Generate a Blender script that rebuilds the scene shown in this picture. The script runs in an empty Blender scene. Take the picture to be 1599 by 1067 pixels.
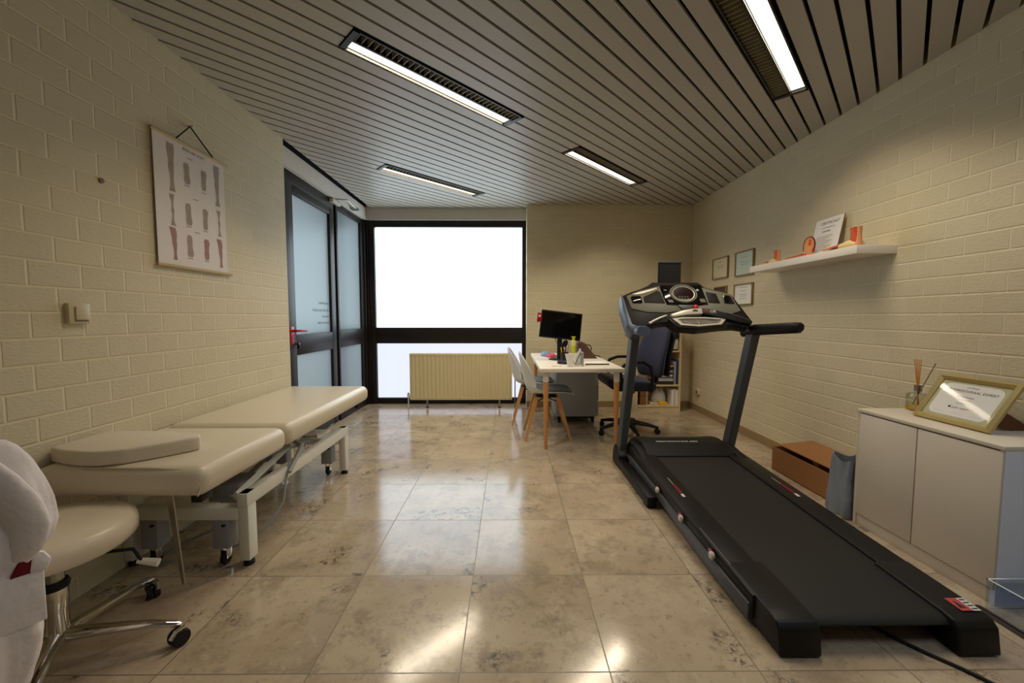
import bpy, bmesh, math, random
from mathutils import Vector, Matrix
random.seed(7)
scene = bpy.context.scene
col = scene.collection
PI = math.pi

# ------------------------------------------------------------------ materials
def lin(c):
    return tuple(((v/255)/12.92 if v/255 <= .04045 else ((v/255+.055)/1.055)**2.4) for v in c) + (1.0,)

def nodes_of(name):
    m = bpy.data.materials.new(name); m.use_nodes = True
    nt = m.node_tree
    return m, nt, nt.nodes['Principled BSDF']

def obj_coord(nt):
    return nt.nodes.new('ShaderNodeTexCoord').outputs['Object']

def mat(name, rgb, rough=.5, metal=0.0, var=.06, vscale=12, bump=0.0, bscale=200, spec=.5, coat=0.0, trans=0.0, alpha=1.0, ior=1.45, sheen=0.0):
    m, nt, b = nodes_of(name)
    c = lin(rgb)
    co = obj_coord(nt)
    nz = nt.nodes.new('ShaderNodeTexNoise'); nz.inputs['Scale'].default_value = vscale; nz.inputs['Detail'].default_value = 4
    nt.links.new(co, nz.inputs['Vector'])
    mx = nt.nodes.new('ShaderNodeMix'); mx.data_type = 'RGBA'
    mx.inputs['A'].default_value = tuple(v*(1-var) for v in c[:3]) + (1,)
    mx.inputs['B'].default_value = tuple(min(1, v*(1+var)) for v in c[:3]) + (1,)
    nt.links.new(nz.outputs['Fac'], mx.inputs['Factor'])
    nt.links.new(mx.outputs['Result'], b.inputs['Base Color'])
    b.inputs['Roughness'].default_value = rough; b.inputs['Metallic'].default_value = metal
    b.inputs['Specular IOR Level'].default_value = spec
    b.inputs['Coat Weight'].default_value = coat; b.inputs['Coat Roughness'].default_value = .1
    b.inputs['Transmission Weight'].default_value = trans; b.inputs['IOR'].default_value = ior
    b.inputs['Alpha'].default_value = alpha
    b.inputs['Sheen Weight'].default_value = sheen
    if bump:
        n2 = nt.nodes.new('ShaderNodeTexNoise'); n2.inputs['Scale'].default_value = bscale; n2.inputs['Detail'].default_value = 3
        nt.links.new(co, n2.inputs['Vector'])
        bp = nt.nodes.new('ShaderNodeBump'); bp.inputs['Strength'].default_value = bump; bp.inputs['Distance'].default_value = .01
        nt.links.new(n2.outputs['Fac'], bp.inputs['Height']); nt.links.new(bp.outputs['Normal'], b.inputs['Normal'])
    return m

def emit(name, rgb, strength):
    m, nt, b = nodes_of(name)
    c = lin(rgb)
    b.inputs['Base Color'].default_value = (.03, .03, .03, 1); b.inputs['Roughness'].default_value = .4
    b.inputs['Emission Color'].default_value = c; b.inputs['Emission Strength'].default_value = strength
    return m

def math_node(nt, op, a, b=None):
    n = nt.nodes.new('ShaderNodeMath'); n.operation = op
    for i, v in enumerate((a, b)):
        if v is None: continue
        if isinstance(v, (int, float)): n.inputs[i].default_value = v
        else: nt.links.new(v, n.inputs[i])
    return n.outputs[0]

def brick_wall(name, axis, off, rgb=(217, 206, 175)):
    """painted rough-faced brick; axis = the horizontal world axis that the courses run along"""
    m, nt, b = nodes_of(name)
    co = obj_coord(nt)
    sep = nt.nodes.new('ShaderNodeSeparateXYZ'); nt.links.new(co, sep.inputs[0])
    cmb = nt.nodes.new('ShaderNodeCombineXYZ')
    nt.links.new(math_node(nt, 'SUBTRACT', sep.outputs[axis], off), cmb.inputs['X'])
    nt.links.new(math_node(nt, 'ADD', sep.outputs['Z'], .008), cmb.inputs['Y'])
    br = nt.nodes.new('ShaderNodeTexBrick'); br.offset = .5; br.squash = 1
    br.inputs['Scale'].default_value = 1; br.inputs['Brick Width'].default_value = .19; br.inputs['Row Height'].default_value = .0996
    br.inputs['Mortar Size'].default_value = .006; br.inputs['Mortar Smooth'].default_value = .6; br.inputs['Bias'].default_value = 0
    c = lin(rgb)
    br.inputs['Color1'].default_value = tuple(v*.95 for v in c[:3]) + (1,)
    br.inputs['Color2'].default_value = c
    br.inputs['Mortar'].default_value = tuple(min(1, v*1.07) for v in c[:3]) + (1,)
    nt.links.new(cmb.outputs[0], br.inputs['Vector'])
    nt.links.new(br.outputs['Color'], b.inputs['Base Color'])
    b.inputs['Roughness'].default_value = .62; b.inputs['Specular IOR Level'].default_value = .3
    n1 = nt.nodes.new('ShaderNodeTexNoise'); n1.inputs['Scale'].default_value = 90; n1.inputs['Detail'].default_value = 6; n1.inputs['Roughness'].default_value = .7
    mp = nt.nodes.new('ShaderNodeMapping'); mp.inputs['Scale'].default_value = (.6, .6, 1.5)
    nt.links.new(co, mp.inputs[0]); nt.links.new(mp.outputs[0], n1.inputs['Vector'])
    face = math_node(nt, 'SUBTRACT', 1.0, br.outputs['Fac'])
    h = math_node(nt, 'MULTIPLY', face, math_node(nt, 'ADD', math_node(nt, 'MULTIPLY', n1.outputs['Fac'], 1.1), .15))
    bp = nt.nodes.new('ShaderNodeBump'); bp.inputs['Strength'].default_value = .7; bp.inputs['Distance'].default_value = .006
    nt.links.new(h, bp.inputs['Height']); nt.links.new(bp.outputs['Normal'], b.inputs['Normal'])
    return m

def stone_floor(name):
    m, nt, b = nodes_of(name)
    co = obj_coord(nt)
    mp = nt.nodes.new('ShaderNodeMapping'); mp.inputs['Location'].default_value = (.163, -1.242 + .495*4, 0)
    nt.links.new(co, mp.inputs[0])
    br = nt.nodes.new('ShaderNodeTexBrick'); br.offset = 0; br.squash = 1
    for k, v in (('Scale', 1), ('Brick Width', .495), ('Row Height', .495), ('Mortar Size', .0022), ('Mortar Smooth', .3), ('Bias', 0)):
        br.inputs[k].default_value = v
    br.inputs['Color1'].default_value = (0, 0, 0, 1); br.inputs['Color2'].default_value = (1, 1, 1, 1); br.inputs['Mortar'].default_value = (.5, .5, .5, 1)
    nt.links.new(mp.outputs[0], br.inputs['Vector'])
    rnd = nt.nodes.new('ShaderNodeSeparateColor'); nt.links.new(br.outputs['Color'], rnd.inputs[0])
    r = rnd.outputs[0]
    shift = nt.nodes.new('ShaderNodeCombineXYZ')
    nt.links.new(math_node(nt, 'MULTIPLY', r, 37.0), shift.inputs['Z'])
    add = nt.nodes.new('ShaderNodeVectorMath'); add.operation = 'ADD'
    nt.links.new(co, add.inputs[0]); nt.links.new(shift.outputs[0], add.inputs[1])
    def noise(sc, det, ro, dist=0):
        n = nt.nodes.new('ShaderNodeTexNoise'); n.inputs['Scale'].default_value = sc; n.inputs['Detail'].default_value = det
        n.inputs['Roughness'].default_value = ro; n.inputs['Distortion'].default_value = dist
        nt.links.new(add.outputs[0], n.inputs['Vector']); return n.outputs['Fac']
    def ramp(src, p0, p1):
        n = nt.nodes.new('ShaderNodeMapRange'); n.interpolation_type = 'SMOOTHSTEP'
        n.inputs['From Min'].default_value = p0; n.inputs['From Max'].default_value = p1
        nt.links.new(src, n.inputs['Value']); return n.outputs[0]
    def mix(fac, A, B):
        n = nt.nodes.new('ShaderNodeMix'); n.data_type = 'RGBA'
        nt.links.new(fac, n.inputs['Factor'])
        for key, v in (('A', A), ('B', B)):
            if isinstance(v, tuple): n.inputs[key].default_value = v
            else: nt.links.new(v, n.inputs[key])
        return n.outputs['Result']
    base = mix(r, lin((180, 162, 138)), lin((166, 148, 123)))
    base = mix(ramp(noise(2.6, 3, .5), .35, .7), base, lin((190, 173, 148)))
    cloud = math_node(nt, 'MULTIPLY', ramp(noise(7, 9, .74, .15), .47, .62), math_node(nt, 'ADD', math_node(nt, 'MULTIPLY', r, .45), .25))
    base = mix(cloud, base, lin((134, 120, 103)))
    flakes = math_node(nt, 'MULTIPLY', ramp(noise(30, 6, .8, .2), .55, .66), .5)
    base = mix(flakes, base, lin((108, 99, 87)))
    mask = ramp(noise(4.2, 2, .5), .58, .66)
    spots = math_node(nt, 'MULTIPLY', ramp(noise(34, 7, .8, .3), .48, .58), mask)
    base = mix(math_node(nt, 'MULTIPLY', spots, .85), base, lin((70, 63, 56)))
    light = math_node(nt, 'MULTIPLY', ramp(noise(18, 7, .75, .3), .55, .68), .4)
    base = mix(light, base, lin((200, 186, 164)))
    base = mix(br.outputs['Fac'], base, lin((112, 98, 82)))
    nt.links.new(base, b.inputs['Base Color'])
    rg = math_node(nt, 'ADD', math_node(nt, 'MULTIPLY', noise(7, 3, .5), .06), .115)
    nt.links.new(math_node(nt, 'ADD', rg, math_node(nt, 'MULTIPLY', br.outputs['Fac'], .3)), b.inputs['Roughness'])
    b.inputs['Specular IOR Level'].default_value = .75
    wav = noise(3.0, 2, .5)
    bp = nt.nodes.new('ShaderNodeBump'); bp.inputs['Strength'].default_value = .05; bp.inputs['Distance'].default_value = .01
    nt.links.new(math_node(nt, 'SUBTRACT', wav, br.outputs['Fac']), bp.inputs['Height']); nt.links.new(bp.outputs['Normal'], b.inputs['Normal'])
    return m

def wood(name, c1, c2, rough=.45, axis=2, sc=14):
    m, nt, b = nodes_of(name)
    co = obj_coord(nt)
    mp = nt.nodes.new('ShaderNodeMapping'); s = [sc*4]*3; s[axis] = sc*.35; mp.inputs['Scale'].default_value = s
    nt.links.new(co, mp.inputs[0])
    nz = nt.nodes.new('ShaderNodeTexNoise'); nz.inputs['Scale'].default_value = 1; nz.inputs['Detail'].default_value = 5; nz.inputs['Distortion'].default_value = .6
    nt.links.new(mp.outputs[0], nz.inputs['Vector'])
    mx = nt.nodes.new('ShaderNodeMix'); mx.data_type = 'RGBA'; mx.inputs['A'].default_value = lin(c1); mx.inputs['B'].default_value = lin(c2)
    nt.links.new(nz.outputs['Fac'], mx.inputs['Factor']); nt.links.new(mx.outputs['Result'], b.inputs['Base Color'])
    b.inputs['Roughness'].default_value = rough
    return m

def frosted(name, rgb):
    m = bpy.data.materials.new(name); m.use_nodes = True; nt = m.node_tree
    for n in list(nt.nodes): nt.nodes.remove(n)
    out = nt.nodes.new('ShaderNodeOutputMaterial'); mx = nt.nodes.new('ShaderNodeMixShader')
    tr = nt.nodes.new('ShaderNodeBsdfTranslucent'); tr.inputs[0].default_value = lin(rgb)
    gl = nt.nodes.new('ShaderNodeBsdfGlossy'); gl.inputs['Roughness'].default_value = .35; gl.inputs[0].default_value = (.8, .85, .88, 1)
    nz = nt.nodes.new('ShaderNodeTexNoise'); nz.inputs['Scale'].default_value = 300
    bp = nt.nodes.new('ShaderNodeBump'); bp.inputs['Strength'].default_value = .1; nt.links.new(nz.outputs['Fac'], bp.inputs['Height'])
    nt.links.new(bp.outputs[0], gl.inputs['Normal'])
    mx.inputs[0].default_value = .08
    nt.links.new(tr.outputs[0], mx.inputs[1]); nt.links.new(gl.outputs[0], mx.inputs[2]); nt.links.new(mx.outputs[0], out.inputs[0])
    return m

def thin_glass(name, tint, gloss=.06, rough=.02, fr=.5):
    m = bpy.data.materials.new(name); m.use_nodes = True; nt = m.node_tree
    for n in list(nt.nodes): nt.nodes.remove(n)
    out = nt.nodes.new('ShaderNodeOutputMaterial'); mx = nt.nodes.new('ShaderNodeMixShader'); mx.inputs[0].default_value = gloss
    tr = nt.nodes.new('ShaderNodeBsdfTransparent'); tr.inputs[0].default_value = lin(tint)
    gl = nt.nodes.new('ShaderNodeBsdfGlossy'); gl.inputs['Roughness'].default_value = rough
    lw = nt.nodes.new('ShaderNodeLayerWeight'); lw.inputs[0].default_value = .25
    nt.links.new(math_node(nt, 'ADD', math_node(nt, 'MULTIPLY', lw.outputs['Fresnel'], fr), gloss), mx.inputs[0])
    nt.links.new(tr.outputs[0], mx.inputs[1]); nt.links.new(gl.outputs[0], mx.inputs[2]); nt.links.new(mx.outputs[0], out.inputs[0])
    return m
MT = dict(
    wall_l=brick_wall('painted_brick_side', 'Y', 1.893),
    wall_r=brick_wall('painted_brick_right', 'Y', 1.868),
    wall_b=brick_wall('painted_brick_back', 'X', .225),
    plaster=mat('plaster_header', (206, 200, 190), .7),
    floor=stone_floor('polished_limestone'),
    slat=mat('grey_ceiling_slat', (174, 168, 158), .42, var=.03, vscale=3, spec=.4),
    black_void=mat('black_plenum', (10, 9, 8), .9),
    dark_frame=mat('dark_bronze_frame', (34, 27, 25), .42, var=.08, spec=.35),
    darker_frame=mat('black_frame_rebate', (22, 19, 19), .45),
    skirting=mat('brown_tile_skirting', (150, 126, 90), .35, var=.15, vscale=9),
    window_glow=emit('frosted_daylight_pane', (226, 244, 255), 3.2),
    window_glow_low=emit('frosted_daylight_lower', (228, 234, 252), 1.0),
    frosted=frosted('frosted_door_glass', (236, 240, 240)),
    etched=mat('etched_lettering', (96, 112, 124), .6),
    red=mat('red_plastic', (170, 22, 40), .3),
    tube=emit('lit_fluorescent', (255, 246, 226), 1.9),
    louvre=mat('aluminium_louvre', (170, 160, 136), .4, metal=.2),
    fixture=mat('fixture_black_metal', (40, 36, 32), .45),
    vinyl=mat('cream_vinyl', (214, 203, 181), .3, var=.03, vscale=4, bump=.04, bscale=350, spec=.5),
    vinyl_edge=mat('cream_vinyl_piping', (205, 192, 168), .35),
    pillow_top=mat('pillow_vinyl', (214, 203, 184), .4, var=.03),
    white_metal=mat('white_powder_coat', (226, 226, 218), .35, var=.03),
    grey_metal=mat('grey_powder_coat', (150, 154, 156), .4, var=.05),
    chrome=mat('chrome', (225, 222, 216), .08, metal=1, var=.02),
    steel=mat('brushed_steel', (170, 166, 158), .3, metal=1),
    rubber=mat('black_rubber', (20, 20, 21), .7),
    black=mat('black_plastic', (15, 15, 16), .46, var=.1, spec=.35),
    black_matt=mat('black_matt_plastic', (13, 13, 14), .6, var=.1, spec=.35, bump=.05, bscale=500),
    belt=mat('treadmill_belt', (19, 19, 18), .6, var=.12, vscale=60, bump=.12, bscale=900),
    grey_side=mat('graphite_plastic', (74, 78, 84), .42, var=.05),
    blue_grey=mat('blue_grey_plastic_and_sheen', (82, 94, 114), .4, var=.04),
    trim_grey=mat('silver_green_trim', (112, 112, 98), .5, var=.04, spec=.4),
    silver=mat('silver_plastic', (206, 198, 184), .32, metal=.15, var=.03),
    screen=mat('dark_glass', (12, 11, 12), .08, var=.02, spec=.6),
    display=mat('display_red_black', (34, 15, 15), .12),
    cream_metal=mat('cream_radiator_enamel', (226, 212, 170), .4, var=.03),
    white=mat('white_laminate', (232, 225, 214), .38, var=.02),
    cabinet=mat('cabinet_laminate', (212, 202, 186), .32, var=.02),
    cabinet_side=mat('cabinet_side_cool_light_tint', (214, 222, 240), .3, var=.01),  # blue tint paints cool light onto the white cabinet's near end
    gap=mat('shadow_gap', (52, 44, 36), .8),
    beech=wood('beech_leg', (196, 142, 86), (214, 164, 106)),
    beech_red=wood('orange_beech', (204, 138, 80), (220, 156, 98)),
    birch=wood('birch_shelf', (206, 186, 148), (218, 200, 164), axis=0),
    shell=mat('white_polypropylene', (226, 228, 228), .35, var=.02),
    grey_pad=mat('grey_felt_pad', (112, 118, 122), .85, var=.1, bump=.1, bscale=600),
    pedestal=mat('grey_pedestal_steel', (178, 184, 192), .45, var=.03),
    navy=mat('navy_fabric', (15, 18, 50), .85, var=.15, vscale=90, bump=.1, bscale=800, sheen=.2),
    navy_dark=mat('navy_mouse', (34, 38, 70), .4),
    paper=mat('white_paper', (234, 232, 228), .7, var=.02),
    paper_g=mat('greyish_paper', (206, 206, 206), .7, var=.04),
    ink=mat('black_ink', (40, 38, 38), .7),
    ink_grey=mat('grey_ink', (120, 116, 116), .7),
    figure=mat('printed_leg_grey', (158, 142, 134), .7, var=.25, vscale=60),
    figure_red=mat('printed_leg_muscle', (160, 118, 110), .7, var=.3, vscale=60),
    chart=mat('chart_paper', (222, 212, 206), .6, var=.02),
    light_wood=wood('light_wood_rod', (176, 152, 106), (196, 172, 124), axis=1),
    cord=mat('dark_cord', (34, 28, 24), .8),
    switch=mat('beige_switch', (205, 192, 160), .4),
    switch_dark=mat('switch_shadow_line', (110, 96, 74), .5),
    flesh=mat('anatomy_skin', (216, 150, 104), .4, var=.15, vscale=60),
    muscle=mat('anatomy_muscle', (196, 84, 48), .4, var=.3, vscale=80),
    bone=mat('anatomy_bone', (226, 204, 150), .4, var=.1, vscale=60),
    maroon=mat('dark_red_outline', (110, 26, 24), .4),
    gold=mat('gold_frame', (186, 164, 106), .35, metal=.45, var=.08, vscale=30),
    gold_dark=mat('dark_gold_frame_edge', (130, 108, 62), .4, metal=.4),
    frame_brown=mat('thin_wood_frame', (150, 128, 88), .5),
    mint=mat('mint_paper', (198, 212, 204), .6, var=.02),
    yellowed=mat('yellowed_paper', (214, 208, 178), .6, var=.03),
    pattern=mat('guilloche_border', (186, 184, 146), .6, var=.2, vscale=120),
    red_ink=mat('red_ink', (180, 70, 70), .7),
    brown_board=mat('brown_fibreboard', (92, 54, 30), .7, var=.1),
    cardboard=mat('cardboard', (150, 104, 62), .85, var=.06, vscale=20),
    denim=mat('blue_grey_cloth', (132, 140, 152), .9, var=.15, vscale=20, bump=.2, bscale=300),
    glass=thin_glass('clear_glass', (238, 238, 232), .05), glazing=thin_glass('picture_glazing', (250, 250, 250), .0, .05, .06),
    acrylic=thin_glass('clear_acrylic', (246, 249, 253), .01, .02, .12), acrylic_edge=mat('acrylic_edge_painted_glint', (226, 232, 240), .2),
    oil=mat('yellow_oil', (222, 178, 30), .1, var=.03),
    reed=mat('orange_reed', (206, 134, 58), .7),
    reed_dark=mat('dark_reed', (104, 84, 58), .7),
    coat=mat('white_cotton', (240, 232, 234), .85, var=.03, vscale=8, sheen=.1, bump=1.0, bscale=16),
    dark_red=mat('dark_red_cloth', (110, 16, 28), .8),
    lime=mat('lime_plastic', (206, 214, 40), .3), lime_clear=mat('pale_lime_cap', (226, 232, 150), .3),
    pink=mat('pink_cloth', (222, 92, 120), .7), sky=mat('light_blue_cloth', (130, 160, 196), .7),
    green=mat('green_cloth', (110, 170, 140), .7), brown_bag=mat('brown_leather', (92, 64, 52), .6, var=.1),
    tan=mat('tan_strip', (206, 184, 148), .6), grey_box=mat('grey_box', (150, 156, 164), .5),
    yellow=mat('yellow_box', (224, 176, 40), .5), wine=mat('wine_book', (92, 40, 44), .6), navy_book=mat('navy_book', (44, 48, 90), .6),
    dark_box=mat('dark_box', (36, 34, 30), .6), kraft=mat('kraft_file', (132, 92, 48), .75),
    outer=mat('outside_render', (150, 156, 160), .9), shade_block=mat('outside_shade_block', (40, 40, 42), .9),
    rail=mat('dark_aluminium_strip', (96, 88, 80), .35, metal=.7),
)

# ------------------------------------------------------------------ mesh helpers
ROOT = {}
class MB:
    def __init__(s): s.bm = bmesh.new(); s.mats = []
    def mi(s, m):
        m = MT[m] if isinstance(m, str) else m
        if m not in s.mats: s.mats.append(m)
        return s.mats.index(m)
    def _take(s, t, m, M=None):
        i = s.mi(m)
        for f in t.faces: f.material_index = i
        if M is not None: bmesh.ops.transform(t, matrix=M, verts=t.verts)
        bmesh.ops.recalc_face_normals(t, faces=t.faces)
        me = bpy.data.meshes.new('tmp'); t.to_mesh(me); t.free(); s.bm.from_mesh(me); bpy.data.meshes.remove(me)
        return s
    def box(s, m, x0, x1, y0, y1, z0, z1, bev=0.0, seg=2, M=None):
        t = bmesh.new(); bmesh.ops.create_cube(t, size=1)
        for v in t.verts: v.co = Vector(((x0+x1)/2+v.co.x*(x1-x0), (y0+y1)/2+v.co.y*(y1-y0), (z0+z1)/2+v.co.z*(z1-z0)))
        if bev: bmesh.ops.bevel(t, geom=t.edges[:], offset=bev, segments=seg, profile=.5, affect='EDGES')
        return s._take(t, m, M)
    def prism(s, m, poly, d0, d1, plane='XY', bev=0.0, seg=2, M=None):
        t = bmesh.new()
        def mk(a, b, d): return {'XY': (a, b, d), 'YZ': (d, a, b), 'XZ': (a, d, b)}[plane]
        n = len(poly)
        A = [t.verts.new(mk(a, b, d0)) for a, b in poly]; B = [t.verts.new(mk(a, b, d1)) for a, b in poly]
        t.faces.new(A); t.faces.new(B[::-1])
        for i in range(n): t.faces.new((A[i], B[i], B[(i+1) % n], A[(i+1) % n]))
        bmesh.ops.recalc_face_normals(t, faces=t.faces)
        if bev: bmesh.ops.bevel(t, geom=t.edges[:], offset=bev, segments=seg, profile=.5, affect='EDGES')
        return s._take(t, m, M)
    def loft(s, m, rings, cap=True, closed=True, M=None):
        t = bmesh.new(); R = [[t.verts.new(p) for p in r] for r in rings]; n = len(rings[0])
        for a, b in zip(R[:-1], R[1:]):
            for i in range(n if closed else n-1): t.faces.new((a[i], a[(i+1) % n], b[(i+1) % n], b[i]))
        if cap and closed: t.faces.new(R[0][::-1]); t.faces.new(R[-1])
        return s._take(t, m, M)
    def tube(s, m, pts, r, n=10, M=None, sq=1.0):
        pts = [Vector(p) for p in pts]; k = len(pts)
        rr = r if isinstance(r, (list, tuple)) else [r]*k
        rings = []; u = None
        for i, p in enumerate(pts):
            d = (pts[min(i+1, k-1)]-pts[max(i-1, 0)]).normalized()
            if u is None:
                u = d.cross(Vector((0, 0, 1)))
                if u.length < 1e-3: u = d.cross(Vector((0, 1, 0)))
            u = (u - d*u.dot(d)).normalized(); w = d.cross(u)
            rings.append([p+u*math.cos(2*PI*j/n)*rr[i]+w*math.sin(2*PI*j/n)*rr[i]*sq for j in range(n)])
        return s.loft(m, rings, M=M)
    def lathe(s, m, prof, c=(0, 0, 0), n=24, M=None):
        rings = [[(c[0]+r*math.cos(2*PI*j/n), c[1]+r*math.sin(2*PI*j/n), c[2]+z) for j in range(n)] for r, z in prof]
        return s.loft(m, rings, M=M)
    def face(s, m, pts, M=None):
        t = bmesh.new(); t.faces.new([t.verts.new(p) for p in pts]); i = s.mi(m)
        for f in t.faces: f.material_index = i
        if M is not None: bmesh.ops.transform(t, matrix=M, verts=t.verts)
        me = bpy.data.meshes.new('tmp'); t.to_mesh(me); t.free(); s.bm.from_mesh(me); bpy.data.meshes.remove(me); return s
    def text(s, m, txt, size, M, align='CENTER', ext=.0004, shear=0):
        cu = bpy.data.curves.new('tmp', 'FONT'); cu.body = txt; cu.size = size; cu.align_x = align; cu.extrude = ext; cu.shear = shear
        ob = bpy.data.objects.new('tmp', cu); col.objects.link(ob)
        bpy.context.view_layer.update()
        me = bpy.data.meshes.new_from_object(ob.evaluated_get(bpy.context.evaluated_depsgraph_get()))
        t = bmesh.new(); t.from_mesh(me); bpy.data.objects.remove(ob); bpy.data.curves.remove(cu); bpy.data.meshes.remove(me)
        i = s.mi(m)
        for f in t.faces: f.material_index = i
        bmesh.ops.transform(t, matrix=M, verts=t.verts)
        me = bpy.data.meshes.new('tmp'); t.to_mesh(me); t.free(); s.bm.from_mesh(me); bpy.data.meshes.remove(me); return s
    def build(s, name, parent=None, origin=None, smooth=True, ang=38, subdiv=0):
        me = bpy.data.meshes.new(name); s.bm.to_mesh(me); s.bm.free()
        for m in s.mats: me.materials.append(m)
        o = bpy.data.objects.new(name, me); col.objects.link(o)
        if parent is not None:
            base = ROOT[parent]; o.parent = parent; me.transform(Matrix.Translation(-base)); ROOT[o] = base
        else:
            org = Vector(origin) if origin else Vector((0, 0, 0)); me.transform(Matrix.Translation(-org)); o.location = org; ROOT[o] = org
        if smooth:
            for p in me.polygons: p.use_smooth = True
            me.set_sharp_from_angle(angle=math.radians(ang))
        if subdiv:
            md = o.modifiers.new('smooth', 'SUBSURF'); md.levels = subdiv; md.render_levels = subdiv
        me.update(); return o

def tag(o, label=None, cat=None, group=None, kind=None):
    if label: o['label'] = label
    if cat: o['category'] = cat
    if group: o['group'] = group
    if kind: o['kind'] = kind
    return o
def thing(name, loc, label, cat, group=None):
    o = bpy.data.objects.new(name, None); col.objects.link(o); o.location = loc; o.empty_display_size = .1
    ROOT[o] = Vector(loc); return tag(o, label, cat, group)
def copy_tree(o, parent=None):
    c = o.copy(); col.objects.link(c)
    if parent is not None: c.parent = parent
    for ch in list(o.children): copy_tree(ch, c)
    return c
def struct(o): return tag(o, kind='structure')
def frame_M(origin, ux, uy):
    """matrix whose local x, y run along ux, uy; z out of the page"""
    ux = Vector(ux).normalized(); uy = Vector(uy); uy = (uy-ux*uy.dot(ux)).normalized(); uz = ux.cross(uy)
    return Matrix(((ux.x, uy.x, uz.x, origin[0]), (ux.y, uy.y, uz.y, origin[1]), (ux.z, uy.z, uz.z, origin[2]), (0, 0, 0, 1)))
def arc(c, r, a0, a1, n, plane='XZ'):
    out = []
    for i in range(n+1):
        a = math.radians(a0+(a1-a0)*i/n); p, q = c[0]+r*math.cos(a), c[1]+r*math.sin(a)
        out.append((p, q))
    return out

# ------------------------------------------------------------------ room dimensions (metres)
XL, XR, YB, YW, ZC, YR = -1.80, 2.34, 5.12, 5.37, 2.585, -2.2
XD = -1.90           # door wall plane
YE = 3.275           # where the left brick wall ends

# floor, walls
struct(MB().box('floor', -3.2, 2.9, YR-.2, 6.2, -.1, 0).build('floor', smooth=False))
struct(MB().box('wall_l', XL-.30, XL, YR, YE, 0, 2.70).build('wall_left', smooth=False))
struct(MB().box('wall_r', XR, XR+.2, YR-.2, 5.6, 0, 2.70).build('wall_right', smooth=False))
struct(MB().box('wall_b', .225, XR, YB, YB+.35, 0, 2.584).build('wall_back', smooth=False))
struct(MB().box('plaster', .0, XR, YB+.2, YB+.3, 2.584, 2.7).build('trim_3', smooth=False))
rw = MB().box('plaster', XL-.3, XR, YR-.2, YR, 0, 2.7)
struct(rw.build('wall_rear', smooth=False))
# plaster headers over the glazed fronts
struct(MB().box('plaster', -2.05, XD+.04, YE-.02, 5.5, 2.432, 2.583).build('trim_1', smooth=False))
struct(MB().box('plaster', XD+.04, .2252, 5.28, 5.5, 2.432, 2.70).build('trim_2', smooth=False))

# ceiling of diagonal metal slats, with openings for the four fixtures; one mesh
S2 = math.sqrt(2)
FIX = [(1.527, -2.083), (2.489, -3.583), (3.43, -2.083), (2.515, -.583), (1.556, .917)]   # centres (along, across)
HL, HW = .612, .0915
def clip(poly, x0, x1, y0, y1):
    for ax, lim, sg in ((0, x0, 1), (0, x1, -1), (1, y0, 1), (1, y1, -1)):
        out = []
        for i in range(len(poly)):
            a, b = poly[i], poly[(i+1) % len(poly)]
            da, db = (a[ax]-lim)*sg, (b[ax]-lim)*sg
            if da >= 0: out.append(a)
            if da*db < 0:
                t = da/(da-db); out.append(tuple(a[k]+(b[k]-a[k])*t for k in (0, 1)))
        poly = out
        if len(poly) < 3: return []
    return poly
ce = MB()
for k in range(-60, 40):
    t0, t1 = .017+.1*k+.0085, .017+.1*(k+1)-.0085
    tc = (t0+t1)/2
    cuts = sorted((s-HL-.006, s+HL+.006) for s, t in FIX if abs(t-tc) < .09)
    a = -4.0; spans = []
    for c0, c1 in cuts: spans.append((a, c0)); a = c1
    spans.append((a, 7.5))
    for a, b in spans:
        poly = [((s+t)/S2, (s-t)/S2) for s, t in ((a, t0), (b, t0), (b, t1), (a, t1))]
        poly = clip(poly, XL, XR, YR, 5.28)
        if poly: ce.prism('slat', poly, ZC, ZC+.014)
ceil = struct(ce.build('ceiling', smooth=False))
struct(MB().box('black_void', -2.2, XR+.2, YR-.2, 5.6, 2.70, 2.76).box('black_void', -2.08, -1.90, YE-.1, 5.6, 2.583, 2.70).build('ceiling_void', parent=ceil, smooth=False))

# skirting tiles
struct(MB().box('skirting', XR-.012, XR, YR, YB, 0, .078, .002).build('baseboard_right', smooth=False))
struct(MB().box('skirting', .225, XR-.012, YB-.012, YB, 0, .078, .002).build('baseboard_back', smooth=False))

# ------------------------------------------------------------------ big frosted window (window_1)
w = MB()
fy0, fy1 = YW-.05, YW+.06
for x0, x1, z0, z1 in ((XD+.02, -1.775, 0, 2.432), (.172, .2245, 0, 2.432), (-1.775, .172, 2.348, 2.432), (-1.775, .172, .815, 1.028), (-1.775, .172, 0, .078)):
    w.box('dark_frame', x0, x1, fy0, fy1, z0, z1, .004)
win = struct(w.build('window_1'))
struct(MB().box('window_glow', -1.776, .173, YW, YW+.012, 1.027, 2.349).build('pane', parent=win, smooth=False))
struct(MB().box('window_glow_low', -1.776, .173, YW, YW+.012, .077, .816).build('pane', parent=win, smooth=False))
# corner post between the two glazed fronts
struct(MB().box('darker_frame', XD-.06, XD+.02, 5.26, 5.43, 0, 2.432, .006).box('dark_frame', XD+.02, XD+.05, 5.30, 5.318, 0, 2.432, .004).build('trim_4'))

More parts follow.
